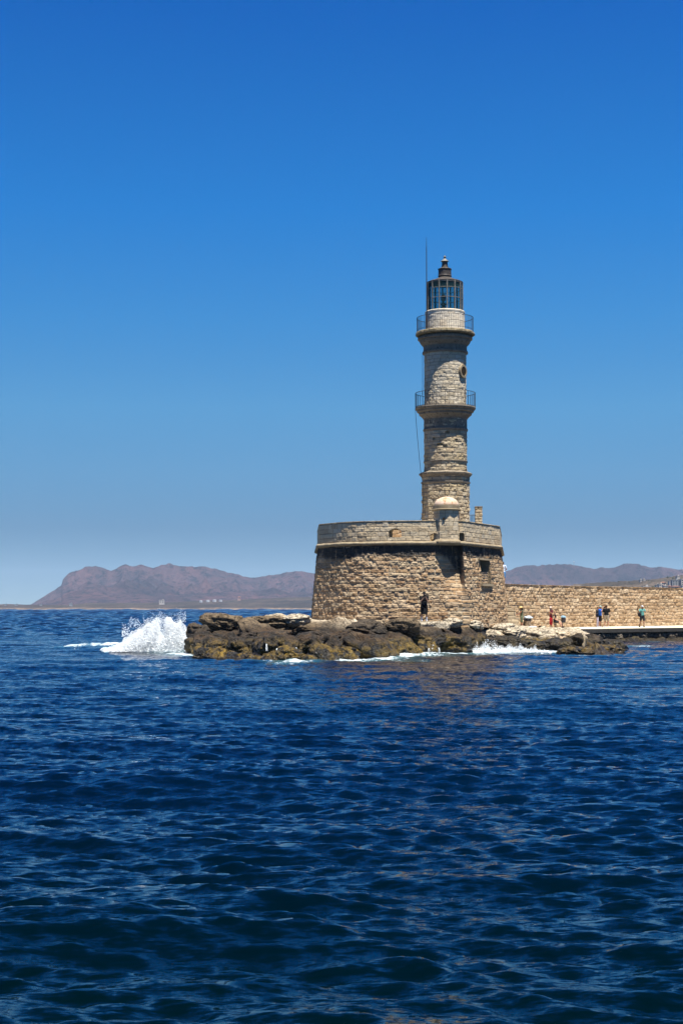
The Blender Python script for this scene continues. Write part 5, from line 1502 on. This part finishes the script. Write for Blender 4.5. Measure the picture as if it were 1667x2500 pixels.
# water running off the rocks in thin strands
M['fall'] = cloth('falling_water', (0.62, 0.66, 0.68), .3, (0.35, 0.38, 0.38), 30)
def trickle(px, py0, py1, D, w_, label):
    bm = bmesh.new(); n = 9
    for q_ in range(3):
        pts = []
        for i in range(n):
            t = i / (n - 1); p = P(px + random.uniform(-.5, .5) + q_ * 1.1 - 1 + 2.0 * t * (1 if q_ == 2 else 0), py0 + (py1 - py0) * t, D)
            p.y -= .22 * t ** .5; pts.append(p)
        add_tube(bm, pts, [w_ * random.uniform(.5, 1.2) for _ in pts], 6)
    o = bm_obj('water_trickle', bm, M['fall'], smooth=True); tag(o, label, 'trickle', 'water running off the rocks')
for i, (px, y0, y1, D) in enumerate(((676, 1583, 1612, 79.2), (686, 1583, 1611, 79.3), (704, 1580, 1596, 79.8), (723, 1581, 1600, 80.5), (651, 1572, 1590, 80.5))):
    trickle(px, y0, y1, D, .013, 'thin white trickle off the front rocks, %s from the left' % ORD[[1, 2, 3, 4, 0][i]])
for i, px in enumerate((1027, 1046, 1071)):
    trickle(px, 1581 + abs(i - 2.5), 1598 - abs(i - 2.5), 92.1, .011, 'thin white trickle over the low olive rock below the standing man, %s from the left' % ORD[i])

# ------------------------------------------------------------------ distant buildings
M['white_wall'] = plain_stone('whitewashed_wall', (0.48, 0.45, 0.41), (0.40, 0.36, 0.31), .3, .01)
M['pink_wall'] = plain_stone('pinkish_wall', (0.40, 0.26, 0.21), (0.35, 0.22, 0.18), .3, .01)
M['grey_wall'] = plain_stone('grey_concrete_wall', (0.26, 0.27, 0.27), (0.22, 0.23, 0.24), .3, .01)
M['roof_tile'] = plain_stone('terracotta_roof', (0.42, 0.20, 0.13), (0.32, 0.15, 0.10), .6, .02)
s = NT('window_glass_dark'); s.base((0.03, 0.035, 0.045)); M['pane'] = s.set(.25, .5)
def house(name, px, py, D, wpx, hpx, depth, wall, label, storeys=2, cols=3, tiled=False, cat='house', group=None):
    """py = foot of the house"""
    sc_ = mpp(1420, D); w_, h_ = wpx * sc_, hpx * sc_; p = P(px, py, D)
    b = empty(name, (p.x, D, p.z), label, cat, group)
    bm = bmesh.new(); add_box(bm, (p.x, D + depth / 2, p.z + h_ / 2 - 2), (w_, depth, h_ + 4)); bm_obj('wall', bm, M[wall], b)
    bm = bmesh.new()
    if tiled:
        r = h_ * .22; v = [bm.verts.new((p.x + a * w_ * .54, D + depth / 2 + c * depth * .56, p.z + h_ + .02)) for a, c in ((-1, -1), (1, -1), (1, 1), (-1, 1))]
        v += [bm.verts.new((p.x + a * w_ * .25, D + depth / 2, p.z + h_ + r)) for a in (-1, 1)]
        for f in ((0, 1, 5, 4), (1, 2, 5), (2, 3, 4, 5), (3, 0, 4), (3, 2, 1, 0)): bm.faces.new([v[i] for i in f])
    else:
        add_box(bm, (p.x, D + depth / 2, p.z + h_ + .25), (w_ + .4, depth + .4, .5)); add_box(bm, (p.x + w_ * .2, D + depth * .6, p.z + h_ + 1.2), (w_ * .25, depth * .3, 1.6))
    bm_obj('roof', bm, M['roof_tile'] if tiled else M[wall], b)
    for a in range(storeys):
        for c in range(cols):
            bm = bmesh.new(); add_box(bm, (p.x - w_ / 2 + w_ * (c + .5) / cols, D - .03, p.z + h_ * (a + .5) / storeys), (w_ / cols * .45, .1, h_ / storeys * .48)); bm_obj('window', bm, M['pane'], b)
    return b
TG = 'houses of the town on the hillside'
for a in [
    (1577, 1436.5, 1560, 17, 4, 'white_wall', 'long low cream house peeping over the wall, apart from the others', 1, 4, False),
    (1605, 1436, 1600, 7, 7, 'white_wall', 'narrow white house at the left end of the town', 2, 1, False),
    (1613, 1436, 1590, 11, 9, 'white_wall', 'white house below the pink one', 2, 2, False),
    (1619, 1428, 1700, 10, 6, 'pink_wall', 'pink house high in the town', 2, 2, True),
    (1624, 1438, 1580, 9, 7, 'white_wall', 'white house with dark windows right of the first white ones', 2, 2, False),
    (1637, 1429, 1720, 8, 9, 'white_wall', 'tall white house left of the grey apartment block', 3, 1, False),
    (1635, 1436, 1600, 9, 5, 'pink_wall', 'low pink-roofed house in front of the tall white one', 1, 2, True),
    (1650, 1430, 1700, 20, 13, 'grey_wall', 'big grey apartment block in the town', 3, 3, False),
    (1651, 1437, 1590, 20, 5.5, 'white_wall', 'cream house with terracotta roof in front of the grey block', 1, 4, True),
    (1668, 1430, 1690, 12, 15, 'white_wall', 'tall white block at the right edge of the town', 3, 2, False),
    (1671, 1438, 1580, 14, 8, 'white_wall', 'white house at the right edge in front', 2, 3, False),
    (1690, 1434, 1600, 16, 11, 'white_wall', 'white house just beyond the right edge', 3, 3, False),
    (1655, 1410, 2000, 7, 3, 'white_wall', 'small pale house high on the hill crest', 1, 2, False),
    (1572, 1417, 2050, 5, 2, 'white_wall', 'tiny white house on the crest, right one of two', 1, 2, False),
    (1564, 1417.5, 2050, 4, 1.6, 'white_wall', 'tiny white house on the crest, left one of two', 1, 2, False)]:
    house('house', a[0], a[1], a[2], a[3], a[4], 9, a[5], a[6], a[7], a[8], a[9], group=TG)
house('house', 395, 1472, 3560, 12, 6.5, 14, 'white_wall', 'white two-storey house alone on the low headland', 2, 2)
house('chapel', 584, 1462.5, 3800, 7, 5, 10, 'pink_wall', 'small orange house with tiled roof on the headland crest', 1, 2, True, 'house')
M['tank'] = plain_stone('white_tank_steel', (0.42, 0.44, 0.47), (0.36, 0.38, 0.41), .2, .01)
for i, (px, py, w_, h_) in enumerate(((491, 1466.5, 8, 3.6), (508, 1466, 9, 3.8), (524, 1465.5, 9, 4.6), (539, 1465, 8, 2.8))):
    p = P(px, py, 3830); sc_ = mpp(1465, 3830); r = w_ * sc_ / 2; h_ *= sc_ * .7
    root = empty('storage_tank', tuple(p), 'round white storage tank on the headland, %s' % ('leftmost of the four', 'second from the left, widest', 'third from the left, tallest', 'rightmost and lowest of the four')[i], 'tank', 'white storage tanks on the headland')
    p.z -= 1.2; bm = bmesh.new(); add_lathe(bm, [(r, -3), (r, h_ * .75)], p, 28); bm_obj('tank_wall', bm, M['tank'], root, smooth=False)
    bm = bmesh.new(); add_lathe(bm, [(r * 1.02, h_ * .75), (r * .6, h_ * .93), (0.01, h_)], p, 28); bm_obj('tank_roof', bm, M['tank'], root)
for px, py, w_, h_, lab in ((173, 1476.5, 7, 3, 'pale grey hut on the low left shore under the mountain'), (100, 1476.5, 5, 1.4, 'small far house left on the flat shore'), (40, 1477, 6, 1.5, 'tiny white far house near the left edge'), (14, 1476.5, 4, 1.3, 'tiny far house at the left edge')):
    house('house', px, py, 3700, w_, h_, 10, 'grey_wall', lab, 1, 2)
# mast on the mountain top
p = P(1400, 1377, 6500); ms = empty('radio_mast', tuple(p), 'white-topped mast on the mountain crest above the wall', 'mast')
bm = bmesh.new(); add_tube(bm, [p - Vector((0, 0, 8)), p + Vector((0, 0, 9))], .9, 8); bm_obj('pole', bm, M['grey_wall'], ms)
bm = bmesh.new(); bmesh.ops.create_uvsphere(bm, u_segments=12, v_segments=8, radius=2.4, matrix=Matrix.Translation(p + Vector((0, 0, 10)))); bm_obj('dome', bm, M['tank'], ms)

# dark bushes on the hillside crest
M['bush'] = cloth('bush_green', (0.035, 0.05, 0.022), .9, (0.06, 0.075, 0.035), .3)
def bush(px, py, D, wpx, hpx, label):
    sc_ = mpp(1420, D); p = P(px, py, D); rg = np.random.RandomState(int(px)); n = 260
    v = rg.normal(size=(n, 3)); v /= np.linalg.norm(v, axis=1)[:, None]; v *= rg.uniform(.55, 1, (n, 1))
    v *= np.array([wpx * sc_ / 2, wpx * sc_ / 2, hpx * sc_ / 2]); v += np.array([p.x, D, p.z + hpx * sc_ / 2])
    o = link('bush', mesh_np('bush', *octs(v, rg.uniform(.6, 1.3, n) * hpx * sc_ * .13)), M['bush']); tag(o, label, 'bush', 'dark bushes on the hillside')
def octs(pts, rad):
    base = np.array([[1, 0, 0], [-1, 0, 0], [0, 1, 0], [0, -1, 0], [0, 0, 1], [0, 0, -1]], float)
    V = pts[:, None, :] + base[None] * rad[:, None, None]
    f = np.array([[0, 2, 4], [2, 1, 4], [1, 3, 4], [3, 0, 4], [2, 0, 5], [1, 2, 5], [3, 1, 5], [0, 3, 5]])
    return V.reshape(-1, 3), (np.arange(len(pts))[:, None, None] * 6 + f[None]).reshape(-1, 3)
for a in ((1628.5, 1411, 2080, 5, 3.4, 'round dark tree on the hill crest above the pink house'), (1641, 1412.5, 2060, 6, 2.4, 'dark bush on the crest right of the round tree'), (1509, 1421, 2080, 4, 2.4, 'dark bush on the crest above the middle of the wall'),
          (1535, 1422, 2000, 4, 2.4, 'dark bush on the slope left of the tiny white houses'), (1582, 1418.5, 1980, 3, 2, 'small dark bush right of the tiny white houses'), (1594, 1435.5, 1700, 9, 4, 'dark green trees between the low cream house and the town'), (1630, 1434, 1650, 7, 4, 'dark green trees among the first town houses')):
    bush(*a)

# ------------------------------------------------------------------ air
bm = bmesh.new(); add_box(bm, (0, 0, 113), (19400, 19400, 246))
s = NT('air_haze'); s.t.nodes.remove(s.b)
pv = s.n('ShaderNodeVolumePrincipled'); pv.inputs['Density'].default_value = 4.8e-5; pv.inputs['Color'].default_value = (0.54, 0.72, 1.0, 1); pv.inputs['Anisotropy'].default_value = 0.0
s.l(pv.outputs[0], s.out.inputs['Volume'])
hz = bm_obj('haze', bm, s.m); tag(hz, kind='stuff')
